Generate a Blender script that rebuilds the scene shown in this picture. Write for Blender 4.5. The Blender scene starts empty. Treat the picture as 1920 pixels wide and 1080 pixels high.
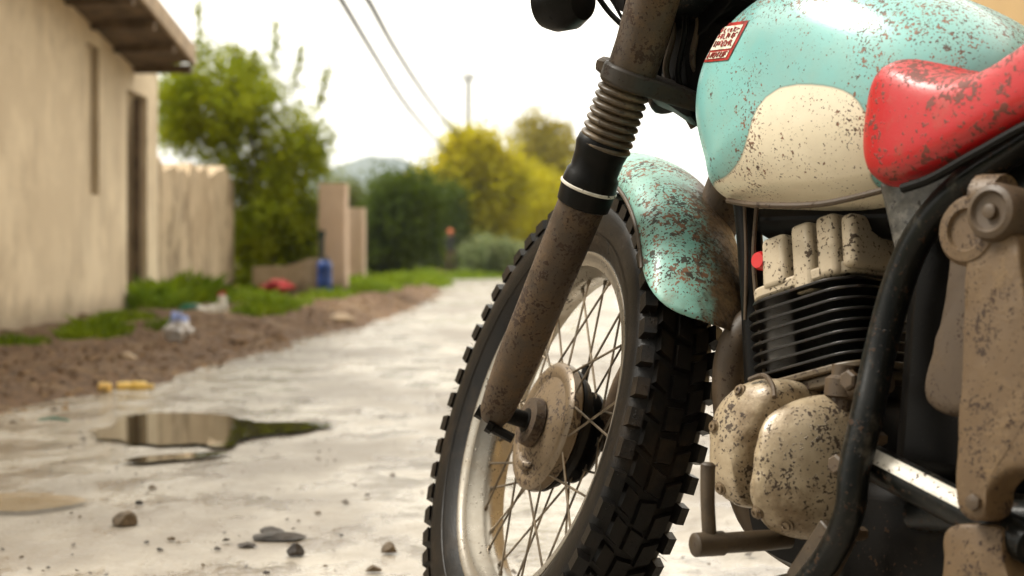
import bpy, bmesh, math, random
import numpy as np
from mathutils import Vector, Matrix, noise as mnoise
from mathutils.bvhtree import BVHTree
R = math.radians
rnd = random.Random(7)
scene = bpy.context.scene
COL = scene.collection

# ------------------------------------------------------------------ camera, world, sun, exposure
CAM_H = 0.56
F, YH = 2933.0, 480.0            # focal length in photo pixels, row of the horizon
cam_data = bpy.data.cameras.new('camera')
cam = bpy.data.objects.new('camera', cam_data); COL.objects.link(cam)
cam.location = (0, 0, CAM_H); cam.rotation_euler = (R(90), 0, 0)
cam_data.sensor_width = 36; cam_data.lens = 55
cam_data.shift_y = -60 / 1920
cam_data.clip_start = 0.05; cam_data.clip_end = 20000
cam_data.dof.use_dof = True; cam_data.dof.focus_distance = 1.9; cam_data.dof.aperture_fstop = 5.4
scene.camera = cam

SUN_EL, SUN_AZ = R(54), R(-78)    # sun behind thin cloud, to the left over the low house
world = bpy.data.worlds.new('World'); scene.world = world; world.use_nodes = True
nt = world.node_tree; nt.nodes.clear()
wo = nt.nodes.new('ShaderNodeOutputWorld'); bg = nt.nodes.new('ShaderNodeBackground')
sky = nt.nodes.new('ShaderNodeTexSky'); sky.sky_type = 'NISHITA'; sky.sun_disc = False
sky.sun_elevation = SUN_EL; sky.sun_rotation = SUN_AZ
mixw = nt.nodes.new('ShaderNodeMix'); mixw.data_type = 'RGBA'
mixw.inputs['Factor'].default_value = 0.95
# overcast cloud layer, bright towards the veiled sun and dull on the opposite side
wtc = nt.nodes.new('ShaderNodeTexCoord'); wdot = nt.nodes.new('ShaderNodeVectorMath'); wdot.operation = 'DOT_PRODUCT'
wdot.inputs[1].default_value = (-.12, .80, .59)
wmr = nt.nodes.new('ShaderNodeMapRange'); wmr.inputs[1].default_value = -.65; wmr.inputs[2].default_value = .75; wmr.interpolation_type = 'SMOOTHSTEP'
wmr.inputs[3].default_value = 0.8; wmr.inputs[4].default_value = 12.5
wcol = nt.nodes.new('ShaderNodeVectorMath'); wcol.operation = 'SCALE'; wcol.inputs[0].default_value = (1, .94, .82)
nt.links.new(wtc.outputs['Generated'], wdot.inputs[0]); nt.links.new(wdot.outputs['Value'], wmr.inputs[0]); nt.links.new(wmr.outputs[0], wcol.inputs['Scale'])
nt.links.new(wcol.outputs[0], mixw.inputs['B'])
nt.links.new(sky.outputs[0], mixw.inputs['A']); nt.links.new(mixw.outputs['Result'], bg.inputs[0])
bg.inputs[1].default_value = 0.1
nt.links.new(bg.outputs[0], wo.inputs[0])
sun_d = bpy.data.lights.new('sun', 'SUN'); sun_d.energy = 2.4; sun_d.angle = R(20); sun_d.color = (1, .95, .86)
sun = bpy.data.objects.new('sun', sun_d); COL.objects.link(sun)
sd = Vector((math.sin(SUN_AZ) * math.cos(SUN_EL), math.cos(SUN_AZ) * math.cos(SUN_EL), math.sin(SUN_EL)))
sun.rotation_euler = sd.to_track_quat('Z', 'Y').to_euler()
scene.view_settings.view_transform = 'Standard'; scene.view_settings.look = 'None'
scene.view_settings.exposure = 1.08; scene.view_settings.gamma = 1
scene.cycles.max_bounces = 6; scene.cycles.diffuse_bounces = 1; scene.cycles.volume_bounces = 0

# ------------------------------------------------------------------ helpers
def V(*a): return Vector(a)
def frame(yaw, lean):
    yaw, lean = R(yaw), R(lean)
    h = V(-math.sin(yaw), math.cos(yaw), 0); l0 = V(-math.cos(yaw), -math.sin(yaw), 0); z = V(0, 0, 1)
    return h, l0 * math.cos(lean) + z * math.sin(lean), z * math.cos(lean) - l0 * math.sin(lean)
CAM = V(0, 0, CAM_H)
HUB = V(.031, 2.186, CAM_H - .233)
BH, BL, BW = frame(37, 7)                 # motorcycle: heading, left, up
WH, WL, WW = frame(20.2, 18.1)            # front wheel, turned
BM = Matrix((BH, BL, BW)).transposed()
def bl(s, l, w): return HUB + BH * s + BL * l + BW * w
def loc(P): q = P - HUB; return (q.dot(BH), q.dot(BL), q.dot(BW))
def ray(px, py): return V((px - 960) / F, 1, (YH - py) / F)
def U(px, py, l):                         # point on the bike's side plane at lateral offset l
    d = ray(px, py); t = ((HUB - CAM).dot(BL) + l) / d.dot(BL); return CAM + d * t
def SW(px, py, l): q = loc(U(px, py, l)); return (q[0], q[2])

class MB:
    def __init__(s): s.v = []; s.f = []; s.m = []
    def add(s, v, f, m=0):
        o = len(s.v); s.v += [tuple(x) for x in v]; s.f += [tuple(i + o for i in q) for q in f]; s.m += [m] * len(f)
        return s
def mesh_obj(name, mb, mat, parent=None, smooth=True, bevel=0, seg=2, subsurf=0, origin=None, angle=40):
    me = bpy.data.meshes.new(name)
    o_ = Vector(origin) if origin is not None else V(0, 0, 0)
    me.from_pydata([tuple(Vector(v) - o_) for v in mb.v], [], mb.f)
    mats = mat if isinstance(mat, (list, tuple)) else [mat]
    for m in mats: me.materials.append(m)
    if len(mats) > 1: me.polygons.foreach_set('material_index', mb.m)
    bm = bmesh.new(); bm.from_mesh(me); bmesh.ops.recalc_face_normals(bm, faces=bm.faces)
    if smooth:
        for f in bm.faces: f.smooth = True
        for e in bm.edges:
            if len(e.link_faces) == 2 and e.calc_face_angle(0) > R(angle): e.smooth = False
    bm.to_mesh(me); bm.free()
    ob = bpy.data.objects.new(name, me); COL.objects.link(ob)
    if parent: ob.parent = parent; ob.location = o_ - Vector(parent['wloc'])
    else: ob.location = o_
    ob['wloc'] = tuple(o_)
    if bevel:
        b = ob.modifiers.new('bevel', 'BEVEL'); b.width = bevel; b.segments = seg; b.limit_method = 'ANGLE'; b.angle_limit = R(35)
        b.harden_normals = False
    if subsurf:
        b = ob.modifiers.new('sub', 'SUBSURF'); b.levels = b.render_levels = subsurf
    return ob
def part(name, mb, mat, parent, **k):
    # every part keeps its thing's origin, so object coordinates run on from part to part
    return mesh_obj(name, mb, mat, parent, origin=Vector(parent['wloc']), **k)
def thing(name, label, cat, p, group=None):
    o = bpy.data.objects.new(name, None); COL.objects.link(o); o.location = p; o['wloc'] = tuple(p)
    o.empty_display_size = .1
    o['label'] = label; o['category'] = cat
    if group: o['group'] = group
    return o
def tag(o, label, cat, group=None):
    o['label'] = label; o['category'] = cat
    if group: o['group'] = group
    return o
def struct(name, mb, mat, **k):
    o = mesh_obj(name, mb, mat, **k); o['kind'] = 'structure'; return o

def perp(d):
    a = V(0, 0, 1) if abs(d.z) < .9 else V(1, 0, 0)
    x = d.cross(a).normalized(); return x, d.cross(x).normalized()
def smooth_path(pts, n=8, closed=False):
    pts = [Vector(p) for p in pts]; out = []; N = len(pts)
    for i in range(N if closed else N - 1):
        p0 = pts[(i - 1) % N] if closed or i > 0 else pts[0]; p1 = pts[i]; p2 = pts[(i + 1) % N]
        p3 = pts[(i + 2) % N] if closed or i + 2 < N else pts[-1]
        for k in range(n):
            t = k / n
            out.append(.5 * ((2 * p1) + (p2 - p0) * t + (2 * p0 - 5 * p1 + 4 * p2 - p3) * t * t + (3 * p1 - p0 - 3 * p2 + p3) * t ** 3))
    if not closed: out.append(pts[-1])
    return out
def tube(mb, pts, rad, n=14, m=0, cap=True, flat=None):
    pts = [Vector(p) for p in pts]; N = len(pts)
    rs = rad if isinstance(rad, (list, tuple)) else [rad] * N
    if len(rs) != N: rs = [float(x) for x in np.interp(np.linspace(0, 1, N), np.linspace(0, 1, len(rs)), rs)]
    vs = []; X = None
    for i in range(N):
        d = (pts[min(i + 1, N - 1)] - pts[max(i - 1, 0)]).normalized()
        if X is None: X, Y = perp(d)
        else:
            X = (X - d * X.dot(d)).normalized(); Y = d.cross(X)
        for k in range(n):
            a = 2 * math.pi * k / n; vs.append(pts[i] + (X * math.cos(a) + Y * math.sin(a)) * rs[i])
    fs = [(i * n + k, i * n + (k + 1) % n, (i + 1) * n + (k + 1) % n, (i + 1) * n + k) for i in range(N - 1) for k in range(n)]
    if cap: fs += [tuple(range(n))[::-1], tuple((N - 1) * n + k for k in range(n))]
    mb.add(vs, fs, m); return mb
def lathe(mb, prof, c, ax, n=32, m=0, x=None, close=True):   # prof: (distance along axis, radius)
    ax = Vector(ax).normalized(); X, Y = perp(ax); c = Vector(c); vs = []; fs = []
    if x is not None: X = (x - ax * x.dot(ax)).normalized(); Y = ax.cross(X)
    for z, r in prof:
        for k in range(n):
            a = 2 * math.pi * (k + .5) / n; vs.append(c + ax * z + (X * math.cos(a) + Y * math.sin(a)) * r)
    for i in range(len(prof) - 1):
        for k in range(n): fs.append((i * n + k, i * n + (k + 1) % n, (i + 1) * n + (k + 1) % n, (i + 1) * n + k))
    if close: fs += [tuple(range(n))[::-1], tuple((len(prof) - 1) * n + k for k in range(n))]
    mb.add(vs, fs, m); return mb
def box(mb, c, ax, hd, m=0, taper=1):
    c = Vector(c); X, Y, Z = [Vector(a).normalized() * h for a, h in zip(ax, hd)]
    vs = [c + X * i * (taper if k > 0 else 1) + Y * j * (taper if k > 0 else 1) + Z * k for i in (-1, 1) for j in (-1, 1) for k in (-1, 1)]
    mb.add(vs, [(0, 1, 3, 2), (4, 6, 7, 5), (0, 4, 5, 1), (2, 3, 7, 6), (0, 2, 6, 4), (1, 5, 7, 3)], m); return mb
XYZ = (V(1, 0, 0), V(0, 1, 0), V(0, 0, 1))
def pillow(mb, outline, l0, l1, p=2.6, layers=14, m=0, n=8, inset=1.0, c=None, q=None, f3=None, lump=0):
    """closed (s, w) outline inflated across the bike from l0 to l1 with rounded flanks"""
    pl = [Vector((a, b, 0)) for a, b in outline]
    pl = smooth_path(pl, n, True) if n > 1 else pl
    c = Vector((sum(a.x for a in pl) / len(pl), sum(a.y for a in pl) / len(pl), 0)) if c is None else Vector((c[0], c[1], 0))
    N = len(pl); vs = []; fs = []
    q = q or p
    for k in range(layers + 1):
        a = math.pi * k / layers; t = -math.cos(a); 
        tt = math.copysign(abs(t), t)
        sc = max(0.0, 1 - abs(tt) ** p) ** (1 / q) if 0 < k < layers else 0.0
        sc = 1 - inset * (1 - sc) if 0 < k < layers else max(0.02, 1 - inset)
        l = l0 + (l1 - l0) * (tt + 1) / 2
        for a_ in pl:
            v = c + (a_ - c) * sc
            if lump: nz = mnoise.fractal(V(v.x * 28, l * 28, v.y * 28), 1, 2, 3) * lump; v = v + (a_ - c).normalized() * nz
            P = bl(v.x, l + (nz if lump else 0), v.y)
            vs.append(P if f3 is None else f3(v.x, l + (nz if lump else 0), v.y))
    for k in range(layers):
        for i in range(N): fs.append((k * N + i, k * N + (i + 1) % N, (k + 1) * N + (i + 1) % N, (k + 1) * N + i))
    fs += [tuple(range(N))[::-1], tuple(layers * N + i for i in range(N))]
    mb.add(vs, fs, m); return mb

# ------------------------------------------------------------------ materials
class NT:
    def __init__(s, name):
        s.mat = bpy.data.materials.new(name); s.mat.use_nodes = True; s.t = s.mat.node_tree; s.t.nodes.clear()
        s.out = s.n('ShaderNodeOutputMaterial'); s.co = s.n('ShaderNodeTexCoord')
    def n(s, k): return s.t.nodes.new(k)
    def put(s, sock, v):
        if hasattr(v, 'is_output'): s.t.links.new(v, sock)
        elif isinstance(v, tuple) and len(v) == 3 and sock.type == 'RGBA': sock.default_value = (*v, 1)
        else: sock.default_value = v
    def noise(s, scale, detail=3, rough=.55, vec=None, stretch=None, dist=0):
        v = vec or s.co.outputs['Object']
        if stretch:
            mp = s.n('ShaderNodeMapping'); mp.inputs['Scale'].default_value = stretch; s.t.links.new(v, mp.inputs[0]); v = mp.outputs[0]
        n = s.n('ShaderNodeTexNoise'); n.inputs['Scale'].default_value = scale; n.inputs['Detail'].default_value = detail
        n.inputs['Roughness'].default_value = rough; n.inputs['Distortion'].default_value = dist
        s.t.links.new(v, n.inputs['Vector']); return n.outputs[0]
    def ramp(s, x, a, b, lo=0., hi=1.):
        m = s.n('ShaderNodeMapRange'); s.put(m.inputs[0], x); m.inputs[1].default_value = a; m.inputs[2].default_value = b
        m.inputs[3].default_value = lo; m.inputs[4].default_value = hi; m.interpolation_type = 'SMOOTHSTEP'; return m.outputs[0]
    def math(s, op, a, b=0.0):
        m = s.n('ShaderNodeMath'); m.operation = op; s.put(m.inputs[0], a); s.put(m.inputs[1], b); return m.outputs[0]
    def mix(s, f, a, b):
        m = s.n('ShaderNodeMix'); m.data_type = 'RGBA'; s.put(m.inputs['Factor'], f); s.put(m.inputs['A'], a); s.put(m.inputs['B'], b); return m.outputs['Result']
    def bump(s, h, strength, dist, prev=None):
        b = s.n('ShaderNodeBump'); b.inputs['Strength'].default_value = strength; b.inputs['Distance'].default_value = dist
        s.put(b.inputs['Height'], h)
        if prev: s.t.links.new(prev, b.inputs['Normal'])
        return b.outputs[0]
    def pbr(s, **k):
        p = s.n('ShaderNodeBsdfPrincipled')
        for a, v in k.items(): s.put(p.inputs[a.replace('_', ' ')], v)
        s.t.links.new(p.outputs[0], s.out.inputs[0]); s.p = p; return s.mat

MUD = (.15, .090, .038); MUDD = (.028, .014, .006); RUST = (.20, .07, .025)
def dirty(name, base, rough=.35, mud=.5, mudcol=MUD, specks=.5, speckcol=MUDD, metallic=0., base2=None, mscale=9, sscale=230,
          coat=0., rust=0., bumpd=.0006, lo=.45, up=None, stretch=None, top=0., filmk=.35, spec=.5):
    t = NT(name)
    big = t.noise(mscale, 6, .65); mid = t.noise(mscale * 4.3, 4, .6); fine = t.noise(420, 3, .6)
    col = base
    if base2: col = t.mix(t.ramp(big, .35, .65), base, base2)
    mm = t.math('MULTIPLY', t.ramp(t.math('ADD', t.math('MULTIPLY', big, .7), t.math('MULTIPLY', mid, .3)), lo, lo + .26), mud)
    film = t.math('MULTIPLY', t.ramp(mid, .3, .75), mud * filmk)
    mm = t.math('MAXIMUM', mm, film)
    mvar = t.mix(t.ramp(fine, .3, .7), tuple(c * .78 for c in mudcol), tuple(min(1, c * 1.22) for c in mudcol))
    col = t.mix(mm, col, mvar)
    # splashes: blotchy specks of two sizes, clustered
    clus = t.noise(mscale * 1.7, 3, .6)
    sp = t.noise(sscale, 2, .5, stretch=stretch); sp2 = t.noise(sscale * .42, 3, .6, stretch=stretch)
    if top:                                   # more splashes on faces that look up
        g = t.n('ShaderNodeNewGeometry'); sx = t.n('ShaderNodeSeparateXYZ'); t.t.links.new(g.outputs['Normal'], sx.inputs[0])
        clus = t.math('ADD', clus, t.ramp(sx.outputs[2], .15, .85, 0, top))
    th = t.ramp(clus, .3, .75, -.06, .06 + .05 * specks)
    a1 = t.ramp(t.math('ADD', sp, th), .70 - .07 * specks, .73 - .07 * specks)
    a2 = t.ramp(t.math('ADD', sp2, th), .69 - .05 * specks, .71 - .05 * specks)
    sm = t.math('MINIMUM', t.math('ADD', a1, a2), 1.0)
    sc = t.mix(t.ramp(t.noise(60, 2), .4, .6), speckcol, RUST if rust else tuple(min(1, c * 1.3) for c in speckcol))
    if specks > 0: col = t.mix(t.math('MULTIPLY', sm, .93), col, sc)
    rg = t.math('ADD', t.math('MULTIPLY', mm, .35), rough)
    rg = t.math('MINIMUM', t.math('ADD', rg, t.math('MULTIPLY', sm, .3)), .95)
    hgt = t.math('ADD', t.math('ADD', t.math('MULTIPLY', fine, .35), t.math('MULTIPLY', mm, .8)), t.math('MULTIPLY', sm, 1.1))
    nb = t.bump(hgt, .7, bumpd)
    k = dict(Base_Color=col, Roughness=rg, Metallic=metallic, Normal=nb, Specular_IOR_Level=spec)
    if coat: k['Coat_Weight'] = coat; k['Coat_Roughness'] = .15
    return t.pbr(**k), t
def plain(name, col, rough=.5, metallic=0., bump=0, bscale=200, var=.15, vscale=8):
    t = NT(name); n = t.noise(vscale, 4)
    c = t.mix(t.ramp(n, .3, .7), tuple(x * (1 - var) for x in col), tuple(min(1, x * (1 + var)) for x in col))
    k = dict(Base_Color=c, Roughness=rough, Metallic=metallic)
    if bump: k['Normal'] = t.bump(t.noise(bscale, 4), 1, bump)
    return t.pbr(**k)

M = {}
M['fork'] = dirty('mud_caked_fork', (.036, .021, .009), .5, .85, (.092, .053, .022), 1.2, mscale=14, lo=.38, bumpd=.001)[0]
M['gaiter'] = dirty('muddy_rubber_gaiter', (.05, .034, .018), .34, .7, (.17, .115, .06), .3, mscale=26, lo=.42)[0]
M['rubber'] = dirty('black_rubber', (.004, .0035, .003), .4, .3, (.05, .036, .022), 0, mscale=12, lo=.56, filmk=.03, spec=.12)[0]
M['black'] = dirty('black_frame_paint', (.0032, .0038, .0034), .28, .55, (.13, .11, .08), .6, mscale=30, lo=.52, filmk=.04, spec=.22)[0]
M['dark'] = dirty('dark_greasy_metal', (.004, .0032, .0025), .45, .4, (.04, .027, .015), .1, mscale=15, lo=.52, filmk=.08, spec=.12)[0]
M['drum'] = dirty('muddy_cast_drum', (.17, .12, .07), .35, .5, (.09, .055, .024), 1.1, metallic=.2, mscale=16)[0]
M['rim'] = dirty('dull_chrome_rim', (.36, .33, .28), .26, .55, (.16, .12, .075), .25, metallic=.75, mscale=10, lo=.44)[0]
M['spoke'] = plain('spoke_steel', (.17, .135, .095), .38, .7, var=.5, vscale=30)
M['chrome'] = dirty('worn_chrome', (.5, .5, .48), .2, .2, MUD, .3, metallic=.9, lo=.55)[0]
M['case'] = dirty('muddy_crankcase', (.38, .30, .195), .28, .95, (.12, .072, .030), 1.0, metallic=.1, mscale=13, sscale=290, lo=.42, coat=.2, bumpd=.0012)[0]
M['head'] = dirty('cast_head', (.44, .36, .25), .5, .6, (.33, .25, .155), .85, mscale=20, sscale=260)[0]
M['fin'] = dirty('fin_metal', (.012, .010, .008), .3, .35, (.10, .075, .048), .1, metallic=.3, mscale=22, filmk=.1, lo=.5)[0]
M['lever'] = dirty('mud_caked_lever', (.09, .052, .021), .5, .75, (.145, .09, .038), .8, mscale=16, sscale=330, bumpd=.0012)[0]
M['peg'] = dirty('brown_rubber_peg', (.035, .022, .010), .45, .6, (.08, .05, .022), .3, mscale=20)[0]
M['pipe'] = dirty('brown_exhaust', (.055, .034, .017), .5, .8, (.10, .062, .028), .4, mscale=14)[0]
M['white'] = dirty('worn_white', (.62, .58, .5), .3, .45, MUD, .6, mscale=30)[0]
M['red_dot'] = plain('red_plastic', (.55, .02, .02), .35)
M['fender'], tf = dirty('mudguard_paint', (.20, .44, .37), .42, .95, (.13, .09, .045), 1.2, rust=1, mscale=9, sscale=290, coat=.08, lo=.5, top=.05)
at_ = tf.n('ShaderNodeAttribute'); at_.attribute_name = 'mud'  # mud mask that also darkens the right half in the colour
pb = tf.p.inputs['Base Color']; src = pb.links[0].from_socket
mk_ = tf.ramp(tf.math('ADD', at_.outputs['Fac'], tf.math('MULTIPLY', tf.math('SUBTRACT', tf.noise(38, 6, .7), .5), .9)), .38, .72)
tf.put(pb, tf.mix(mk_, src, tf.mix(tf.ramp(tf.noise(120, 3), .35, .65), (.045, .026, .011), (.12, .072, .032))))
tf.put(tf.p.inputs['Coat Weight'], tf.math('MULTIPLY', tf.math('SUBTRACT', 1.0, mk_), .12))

# ================================================================== MOTORCYCLE
TOPL = bl(-.62, 0, 0); bike = thing('motorcycle', 'muddy vintage motorcycle with turquoise and cream tank and red seat on wet road', 'motorcycle', V(TOPL.x, TOPL.y, 0))
# ---- fuel tank: two tone by a seam read off the side of the tank
tank_out = [(-.378, .33), (-.352, .40), (-.366, .47), (-.43, .525), (-.52, .55), (-.62, .535), (-.72, .49), (-.78, .43), (-.78, .36), (-.72, .305), (-.62, .279), (-.5, .281), (-.405, .291)]
mb = MB(); pillow(mb, tank_out, -.145, .145, p=3.2, q=2.7, layers=72, n=16)
bvh = BVHTree.FromPolygons([Vector(v) for v in mb.v], mb.f)
def on(bv, px, py, off=0.):
    h = bv.ray_cast(CAM, ray(px, py).normalized())
    if h[0] is None: return None
    n = h[1] if h[1].dot(CAM - h[0]) > 0 else -h[1]
    return h[0] + n * off
seam_px = [(1300, 352), (1338, 345), (1362, 330), (1388, 298), (1402, 255), (1415, 212), (1436, 182), (1470, 162), (1510, 158), (1560, 163), (1597, 178), (1618, 205), (1631, 240), (1640, 300), (1645, 350)]
seam = [on(bvh, *p) for p in seam_px]; seam = [loc(p)[::2] for p in seam if p]
seam = [(seam[0][0] + .03, seam[0][1] - .012)] + seam + [(seam[-1][0] - .02, .24), (seam[0][0] + .03, .24)]
def in_poly(x, y, P):
    c = False; n = len(P)
    for i in range(n):
        x1, y1 = P[i]; x2, y2 = P[(i + 1) % n]
        if (y1 > y) != (y2 > y) and x < (x2 - x1) * (y - y1) / (y2 - y1) + x1: c = not c
    return c
def sdf(x, y, P):
    d = 9
    for i in range(len(P)):
        x1, y1 = P[i]; x2, y2 = P[(i + 1) % len(P)]; dx, dy = x2 - x1, y2 - y1
        t = max(0, min(1, ((x - x1) * dx + (y - y1) * dy) / (dx * dx + dy * dy + 1e-12)))
        d = min(d, math.hypot(x - x1 - dx * t, y - y1 - dy * t))
    return d if in_poly(x, y, P) else -d
seam = [(a.x, a.y) for a in smooth_path([(x, y, 0) for x, y in seam], 4, True)]
TEAL, CREAM = (.195, .455, .43), (.86, .765, .58)
tank_mat, t = dirty('tank_paint', TEAL, .28, .35, (.36, .25, .13), .55, (.06, .022, .008), rust=1, mscale=8, sscale=360, coat=.35, lo=.58, top=.26)
at = t.n('ShaderNodeAttribute'); at.attribute_name = 'panel'
base_in = [l for l in t.t.links if l.to_socket == t.p.inputs['Base Color']][0].from_node
# the lowest mix of the chain holds the paint colour: feed it the two tone mask
chain = base_in
while True:
    up_ = [l for l in t.t.links if l.to_node == chain and l.to_socket == chain.inputs['A']]
    if not up_: break
    chain = up_[0].from_node
two = t.mix(t.ramp(at.outputs['Fac'], -.0006, .0006), TEAL, CREAM)
line = t.ramp(t.math('ABSOLUTE', at.outputs['Fac']), .0004, .0022, .55, 1)
two = t.mix(line, (.16, .13, .08), two)
t.t.links.new(two, chain.inputs['A'])
tank = part('fuel_tank', mb, tank_mat, bike, angle=60)
att = tank.data.attributes.new('panel', 'FLOAT', 'POINT')
vals = []
for v in mb.v:
    q = loc(Vector(v)); vals.append(sdf(q[0], q[2], seam) if q[1] > 0 or q[2] < .3 else sdf(q[0], q[2], seam))
att.data.foreach_set('value', vals)
# ---- seam flange along the belly of the tank
mb = MB(); pts = [bl(s, l, w) for s, l, w in [(-.43, .085, .289), (-.5, .108, .279), (-.6, .112, .277), (-.7, .108, .294)]]
tube(mb, smooth_path(pts, 6), .0035, 8); part('tank_flange', mb, M['pipe'], tank)
# ---- badge: slanted plate with two lines of unreadable raised lettering
def patch(corn, nx, ny, off, u0=0, u1=1, v0=0, v1=1):
    a, b, c, d = corn; m = MB(); vs = []; ok = True
    for j in range(ny + 1):
        for i in range(nx + 1):
            u = u0 + (u1 - u0) * i / nx; v = v0 + (v1 - v0) * j / ny
            x = (a[0] * (1 - u) + b[0] * u) * (1 - v) + (d[0] * (1 - u) + c[0] * u) * v
            y = (a[1] * (1 - u) + b[1] * u) * (1 - v) + (d[1] * (1 - u) + c[1] * u) * v
            p = None
            while p is None: p = on(bvh, x, y, off); x += 3
            vs.append(p)
    m.add(vs, [(j * (nx + 1) + i, j * (nx + 1) + i + 1, (j + 1) * (nx + 1) + i + 1, (j + 1) * (nx + 1) + i) for j in range(ny) for i in range(nx)])
    return m
BC = [(1356, 46), (1405, 39), (1366, 113), (1318, 118)]
bred = plain('badge_red_enamel', (.30, .018, .012), .35, var=.4, vscale=90, bump=.0004)
bcream = plain('badge_cream_enamel', (.62, .58, .46), .4, var=.25, vscale=60, bump=.0003)
bg_ = part('badge', patch(BC, 10, 12, .0012), bred, tank)
m2 = patch(BC, 8, 8, .0019, .1, .9, .1, .70); m3 = patch(BC, 8, 4, .0019, .1, .88, .76, .93)
m2.add(m3.v, m3.f); part('badge_field', m2, bcream, tank)
mb = MB()
for r, (v0, dv, k) in enumerate([(.14, .13, 6), (.29, .15, 7), (.47, .17, 8), (.77, .15, 8)]):
    for i in range(k):
        u = .15 + .7 * i / k; wv = .7 / k
        for st in range(3):
            ua, ub = u + rnd.random() * wv * .7, u + rnd.random() * wv * .7; va, vb = v0 + rnd.random() * dv * .3, v0 + dv * (.7 + .3 * rnd.random())
            if st == 2: va = vb = v0 + dv * rnd.choice((.1, .5, .9)); ub = ua + wv * .5
            q = []
            for (uu, vv) in ((ua, va), (ub, vb)):
                a, b, c, d = BC
                x = (a[0] * (1 - uu) + b[0] * uu) * (1 - vv) + (d[0] * (1 - uu) + c[0] * uu) * vv
                y = (a[1] * (1 - uu) + b[1] * uu) * (1 - vv) + (d[1] * (1 - uu) + c[1] * uu) * vv
                q.append(on(bvh, x, y, .0024))
            if q[0] and q[1] and (q[0] - q[1]).length < .02: tube(mb, q, .0007, 5)
part('badge_lettering', mb, bred, tank, smooth=False)

# ---- seat
seat_out = [(-.628, .36), (-.634, .41), (-.67, .440), (-.745, .440), (-.79, .418), (-.84, .418), (-.92, .455), (-1.05, .49), (-1.2, .505), (-1.33, .50),
            (-1.34, .44), (-1.2, .405), (-1.05, .388), (-.92, .358), (-.83, .322), (-.76, .293), (-.69, .280), (-.640, .30)]
def seat_w(s): return .145 if s > -.8 else .15
RED = (.40, .003, .006)
seat_mat, t2 = dirty('red_vinyl', RED, (.36), .75, (.20, .07, .035), 1.0, (.09, .02, .01), filmk=.15, mscale=17, sscale=190, lo=.50, coat=.08, top=.22)
SS = [(-.664, .345, .375, .41, .11), (-.669, .315, .390, .424, .140), (-.685, .290, .408, .438, .155), (-.710, .283, .408, .443, .160), (-.745, .288, .392, .428, .162), (-.785, .302, .384, .404, .163), (-.83, .320, .394, .400, .163),
      (-.90, .348, .440, .444, .162), (-1.05, .385, .475, .485, .16), (-1.22, .40, .49, .50, .155), (-1.33, .41, .48, .49, .13)]
mb = MB(); vs = []
for s_, wb_, we, wc, a_ in SS:
    half = [(0, wb_), (.6, wb_), (.93, wb_ + .004), (1, wb_ + .022), (1, wb_ * .5 + we * .5), (.985, we - .012), (.93, we + .1 * (wc - we)), (.75, we + .5 * (wc - we)), (.45, we + .85 * (wc - we)), (.2, wc)]
    for x, w_ in half + [(-x, w_) for x, w_ in half[:0:-1]]: vs.append(bl(s_, x * a_, w_))
k = len(vs) // len(SS)
mb.add(vs, [(i * k + j, i * k + (j + 1) % k, (i + 1) * k + (j + 1) % k, (i + 1) * k + j) for i in range(len(SS) - 1) for j in range(k)] + [tuple(range(k))[::-1], tuple((len(SS) - 1) * k + j for j in range(k))])
seat = part('seat', mb, seat_mat, bike, angle=180, subsurf=3)
mb = MB(); tube(mb, smooth_path([bl(s, .150, w) for s, w in [(-.735, .283), (-.77, .292), (-.82, .314), (-.90, .346), (-1.05, .383), (-1.3, .405)]], 6), .005, 8)
part('seat_piping', mb, M['rubber'], seat)
mb = MB(); pillow(mb, [(-.70, .30), (-.70, .27), (-.78, .265), (-.9, .31), (-1.05, .36), (-1.3, .38), (-1.3, .41), (-1.05, .40), (-.9, .35)], -.10, .10, p=6, layers=8, n=4)
part('seat_pan', mb, M['black'], seat)

# ---- frame
FRM = M['black']

mb = MB()
def pxpath(L, n=8): return smooth_path([U(*a) for a in L], n)
tube(mb, pxpath([(2080, 170, .12), (1920, 268, .12), (1800, 352, .12), (1725, 440, .12), (1682, 540, .12), (1650, 660, .13), (1625, 780, .15), (1602, 880, .16), (1592, 960, .16), (1556, 1040, .15), (1500, 1110, .15)]), [.015, .015, .0155, .016, .0165, .0165, .016, .015, .0145, .014], 20)
tube(mb, [p - BL * .24 for p in pxpath([(2080, 170, .12), (1920, 268, .12), (1800, 352, .12), (1725, 440, .12), (1682, 540, .12), (1650, 660, .12), (1625, 780, .12), (1600, 880, .12), (1565, 970, .12), (1500, 1060, .12)])], .02, 14)
frm = part('frame', mb, FRM, bike)
mb = MB()                                        # gusset plate under the seat nose
g = [(1655, 345), (1700, 346), (1800, 318), (1920, 248), (1990, 215), (1990, 250), (1900, 300), (1800, 368), (1725, 450), (1696, 500), (1684, 470), (1668, 400)]
gp = [SW(x, y, .118) for x, y in g]
pillow(mb, gp, .104, .128, p=8, layers=4, n=1, inset=.1)
part('gusset_plate', mb, dirty('worn_frame_paint', (.035, .034, .03), .3, .7, (.22, .20, .17), .6, (.01, .008, .006), mscale=30, lo=.42)[0], frm, bevel=.004)
mb = MB(); q = [U(1662, 440, .12), U(1690, 470, .12)]
tube(mb, pxpath([(1200, 60, 0), (1262, 190, -.01)]), .03, 16)     # steering head
tube(mb, smooth_path([bl(-.245, 0, .50), bl(-.35, 0, .49), bl(-.6, 0, .36), bl(-.75, 0, .30)], 6), .02, 14)
box(mb, bl(-.315, 0, .475), (BH, BL, BW), (.065, .03, .05))
part('steering_head', mb, M['dark'], frm, bevel=.004)
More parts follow.
